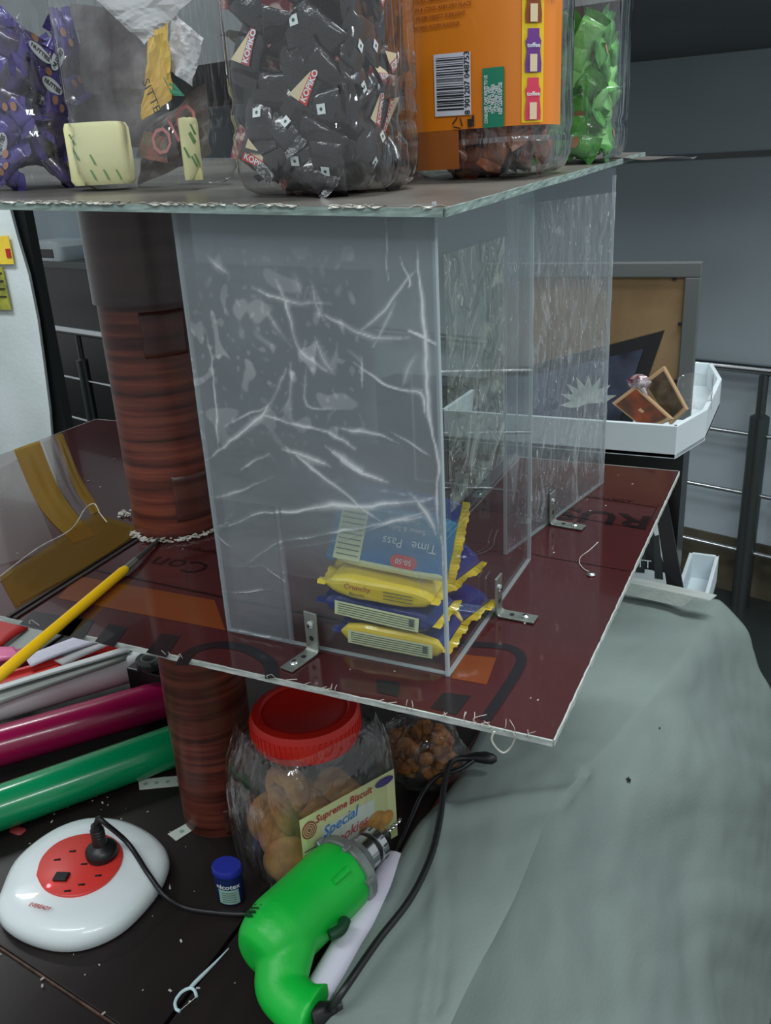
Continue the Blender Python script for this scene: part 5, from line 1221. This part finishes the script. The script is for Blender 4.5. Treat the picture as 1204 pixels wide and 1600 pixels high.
# ================================================================ ALUMINIUM ANGLE on the cloth
za = ZC+.078
q = [P(x, y, za) for x, y in ((960, 897), (1119, 931), (1113, 951), (950, 917))]
dA = (q[1]-q[0]).normalized(); nA = V((dA.y, -dA.x, 0)).normalized()
if nA.y > 0: nA = -nA
A0 = q[0]-dA*.25; A1 = q[1]; wA = .024
t = thing('aluminium_angle', 'brushed aluminium angle bar on the cloth, sticking out past the shelf', 'metal bar', (A0+A1)/2)
put(MB().hexa([A0, A1, A1+nA*wA-dA*.004, A0+nA*wA], [p+V((0, 0, .0018)) for p in (A0, A1, A1+nA*wA-dA*.004, A0+nA*wA)]).obj('flange', m_alu), t)
F0 = A0+nA*wA; F1 = A1+nA*wA-dA*.030
put(MB().hexa([F0, F1+dA*.0, F1+V((0, 0, -.022))-dA*.018, F0+V((0, 0, -.022))], [p-nA*.0018 for p in (F0, F1, F1+V((0, 0, -.022))-dA*.018, F0+V((0, 0, -.022)))]).obj('flange', m_alu), t)

# ================================================================ WHITE TRAY WITH FRAMES behind the shelf
YT = 1.22
tl = PY(688, 655, YT); tr = PY(1058, 666, YT); br = PY(1054, 717, YT); rr3 = PY(1111, 603, YT+.13)
ztr, zbr = (tl.z+tr.z)/2, br.z
ztr = tr.z; zbr = br.z
dpt = .42
foot = [(tl.x, YT+.0), (tr.x, YT), (rr3.x, YT+.10), (rr3.x, YT+.30), (tr.x, YT+dpt), (tl.x, YT+dpt)]
t = thing('display_tray', 'white tray with cut corners behind the shelf, holding frames', 'tray', ((tl.x+tr.x)/2, YT+dpt/2, zbr))
put(MB().prism(foot, zbr, zbr+.006).obj('tray_floor', m_tray), t)
for i in range(len(foot)):
    a = V((*foot[i], 0)); c = V((*foot[(i+1) % len(foot)], 0)); d = (c-a).normalized(); nn = V((-d.y, d.x, 0))*.007
    zc_b = zbr; put(MB().hexa([a+V((0, 0, zc_b)), c+V((0, 0, zc_b)), c+nn+V((0, 0, zc_b)), a+nn+V((0, 0, zc_b))], [a+V((0, 0, ztr)), c+V((0, 0, ztr)), c+nn+V((0, 0, ztr)), a+nn+V((0, 0, ztr))]).obj('side_wall', m_tray, bevel=.001), t)
# black stand under the tray
sx0 = PY(1066, 740, YT+.33).x; 
o = MB().box((sx0-.30, YT+.37, zbr/2), (.60, .09, zbr)).obj('display_stand', m_black); tag(o, 'black stand carrying the white display tray', 'stand')
# clear plastic piece at right end of the tray
p = PY(1095, 585, YT+.12); b = MB(); b.grid(lambda u, v: V((p.x-.03+.045*u, YT+.10+.05*u, ztr-.01+.055*v+.004*math.sin(u*5))), 6, 6)
o = b.obj('plastic_bag', m_cell, smooth=True, solid=.0004); tag(o, 'small clear plastic bag at the right end of tray', 'bag')
# big frame seen from behind
YF2 = YT+.19
f0 = PY(761, 409, YF2); f1 = PY(1097, 411, YF2); fb = PY(1078, 700, YF2)
t = thing('picture_frame', 'large grey frame seen from its hardboard back in the tray', 'picture frame', ((f0.x+f1.x)/2, YF2, zbr+.007))
W3 = f1.x-f0.x; H3 = (f0.z+f1.z)/2-(zbr+.007); fw = .022
for cx3, cz3, dx3, dz3 in ((0, H3-fw/2, W3, fw), (0, fw/2, W3, fw)): MB().box((cx3, 0, cz3), (dx3, .018, dz3)).obj('frame_rail', m_frame, t, bevel=.0015)
for s_ in (-1, 1): MB().box((s_*(W3/2-fw/2), 0, H3/2), (fw, .018, H3-2*fw)).obj('frame_rail', m_frame, t, bevel=.0015)
MB().box((0, .001, H3/2), (W3-2*fw+.004, .006, H3-2*fw+.004)).obj('hardboard_back', m_mdf, t)
for x3, z3 in ((0.13, H3-fw-.002), (W3/2-fw-.003, H3*.62), (W3/2-fw-.003, H3*.25), (-W3/2+fw+.003, H3*.6)): MB().box((x3, -.005, z3), (.006 if z3 < H3*.9 else .004, .003, .004 if z3 < H3*.9 else .008)).obj('turn_clip', m_blackmat, t)
# black framed picture leaning in front of it
YB = YT+.11
g = [PY(x, y, YB) for x, y in ((700, 600), (1035, 516), (1012, 600), (930, 690))]
bl = PY(700, 690, YB); tlp = PY(720, 600, YB+.03); trp = PY(1037, 517, YB+.03); brp = PY(985, 668, YB)
t = thing('framed_photo', 'black-framed picture with white flower leaning in the tray', 'picture', (trp.x-.1, YB, zbr+.008))
put(MB().hexa([bl, brp, trp, tlp], [p_+V((0, .008, .0)) for p_ in (bl, brp, trp, tlp)]).obj('panel', m_blackmat), t)
m_ph = mat('photo_print', srgb(66, 72, 92), .3, noisecol=srgb(30, 34, 44), nscale=14); m_pet = mat('petal_print', srgb(150, 156, 150), .5, noisecol=srgb(190, 194, 186), nscale=60)
ins = lambda u, v: (bl.lerp(brp, u)).lerp(tlp.lerp(trp, u), v)+V((0, -.0012, 0))
b = MB(); b.add([ins(.08, .1), ins(.93, .1), ins(.93, .86), ins(.08, .86)], [(0, 1, 2, 3)]); put(b.obj('photo', m_ph), t)
for k in range(10):
    a_ = k*.42-.5; c0 = ins(.74, .34)+V((0, -.0006-.0001*k, 0)); d0 = V((math.cos(a_), 0, math.sin(a_))); d1 = V((-d0.z, 0, d0.x)); L_ = .046
    b = MB(); b.add([c0, c0+d0*L_*.5+d1*.007, c0+d0*L_, c0+d0*L_*.5-d1*.007], [(0, 1, 2, 3)]); put(b.obj('petal', m_pet), t)
# two small wooden framed tiles and a foil-wrapped sweet
def tile(label, px4, Y, m):
    pts = [PY(x, y, Y+dy) for x, y, dy in px4]; t = thing('framed_tile', label, 'framed tile', pts[3])
    c = sum(pts, V((0, 0, 0)))/4; nn = (pts[1]-pts[0]).cross(pts[3]-pts[0]).normalized(); nn = nn if nn.y > 0 else -nn
    b = MB(); b.hexa(pts, [p_+nn*.010 for p_ in pts]); put(b.obj('frame', mat('pale_wood', srgb(170, 140, 104), .5), bevel=.001), t)
    i4 = [c+(p_-c)*.84-nn*.0012 for p_ in pts]; b = MB(); b.add(i4, [(0, 1, 2, 3)]); put(b.obj('tile_face', m), t)
tile('dark wooden framed tile leaning at the back of the tray', ((1004, 597, .02), (1036, 572, .02), (1073, 640, 0), (1046, 664, 0)), YT+.07, mat('dark_tile', srgb(84, 72, 54), .4, noisecol=srgb(52, 44, 34), nscale=60))
tile('reddish framed tile leaning at the front of the tray', ((955, 630, .02), (992, 602, .02), (1050, 655, 0), (1008, 672, 0)), YT+.035, mat('red_tile', srgb(132, 62, 38), .4, noisecol=srgb(76, 52, 38), nscale=50))
p = PY(998, 598, YT+.06); o = blob((0, 0, 0), .016, (1, .5, .8), 4, 18, 12, .5, 3).obj('foil_sweet', mat('foil', srgb(130, 50, 60), .2, .6, noisecol=srgb(210, 205, 210), nscale=70), smooth=True); o.location = p; tag(o, 'crumpled red and silver foil wrapper between the tiles', 'wrapper')
o = MB().tube([PY(1003, 606, YT+.055), PY(1018, 640, YT+.05), PY(1030, 668, YT+.045)], [.004, .003, .005], 8).obj('foil_strip', MATS['foil'], smooth=True); tag(o, 'twisted silver foil strip hanging between the two tiles', 'foil')

# ================================================================ LOWER WHITE TRAY with a framed poster, beyond the cloth
YL = 1.50
q = [PY(x, y, YL) for x, y in ((930, 905), (1062, 935), (1118, 878), (1085, 838))]
zf2 = q[1].z-.062
t = thing('poster_tray', 'white tray below the shelf, beyond the cloth', 'tray', (q[1].x-.1, YL+.1, zf2))
ft = [(q[0].x-.2, YL-.03), (q[1].x, YL-.03), (q[1].x+.045, YL+.02), (q[1].x+.045, YL+.22), (max(sx0+.006, q[1].x-.03), YL+.22), (max(sx0+.006, q[1].x-.03), YL+.026), (q[0].x-.2, YL+.026)]
put(MB().prism(ft, zf2, zf2+.006).obj('tray_floor', m_tray), t)
for i in range(len(ft)):
    a = V((*ft[i], 0)); c = V((*ft[(i+1) % len(ft)], 0)); d = (c-a).normalized(); nn = V((-d.y, d.x, 0))*.007; put(MB().hexa([a+V((0, 0, zf2)), c+V((0, 0, zf2)), c+nn+V((0, 0, zf2)), a+nn+V((0, 0, zf2))], [a+V((0, 0, zf2+.06)), c+V((0, 0, zf2+.06)), c+nn+V((0, 0, zf2+.06)), a+nn+V((0, 0, zf2+.06))]).obj('side_wall', m_tray, bevel=.001), t)
o = MB().box((ft[0][0]+.16, YL+.0, zf2/2), (.30, .04, zf2)).obj('lower_stand', m_black); tag(o, 'dark stand under the lower white tray', 'stand')
# poster frame leaning
c4 = [PY(x, y, YL+dy) for x, y, dy in ((880, 900, -.015), (1068, 925, -.015), (1040, 770, .018), (880, 720, .018))]
t = thing('framed_poster', 'black-framed black and white poster leaning in the lower tray', 'poster', c4[1])
put(MB().hexa(c4, [p_+V((0, .007, -.002)) for p_ in c4]).obj('frame', m_blackmat), t)
nn = (c4[1]-c4[0]).cross(c4[3]-c4[0]).normalized(); nn = nn if nn.y < 0 else -nn
fp_ = lambda u, v: (c4[0].lerp(c4[1], u)).lerp(c4[3].lerp(c4[2], u), v)+nn*.001
b = MB(); b.add([fp_(.06, .06), fp_(.87, .06), fp_(.87, .94), fp_(.06, .94)], [(0, 1, 2, 3)]); put(b.obj('poster_sheet', m_tray), t)
nf = lambda u, v, k=1: fp_(u, v)+nn*.0006*k
b = MB(); b.add([nf(.42, .12), nf(.70, .14), nf(.76, .52), nf(.60, .60), nf(.52, .42)], [(0, 1, 2, 3, 4)]); b.add([nf(.78, .10), nf(.85, .10), nf(.87, .55), nf(.82, .52)], [(0, 1, 2, 3)]); b.add([nf(.3, .5), nf(.45, .62), nf(.5, .85), nf(.38, .9)], [(0, 1, 2, 3)])
put(b.obj('poster_print', mat('poster_black', srgb(38, 46, 48), .5)), t)
b = MB(); c0 = nf(.60, .34, 2); u2 = (c4[1]-c4[0]).normalized(); v2 = (c4[3]-c4[0]).normalized(); b.add([c0+(u2*math.cos(k*math.pi/5)+v2*math.sin(k*math.pi/5))*(.010 if k % 2 else .006) for k in range(10)], [list(range(10))]); put(b.obj('poster_emblem', m_tray), t)
text('SCOTT', .022, m_tray, nf(.60, .22, 2), u2, v2, t)
bpy.context.view_layer.update()
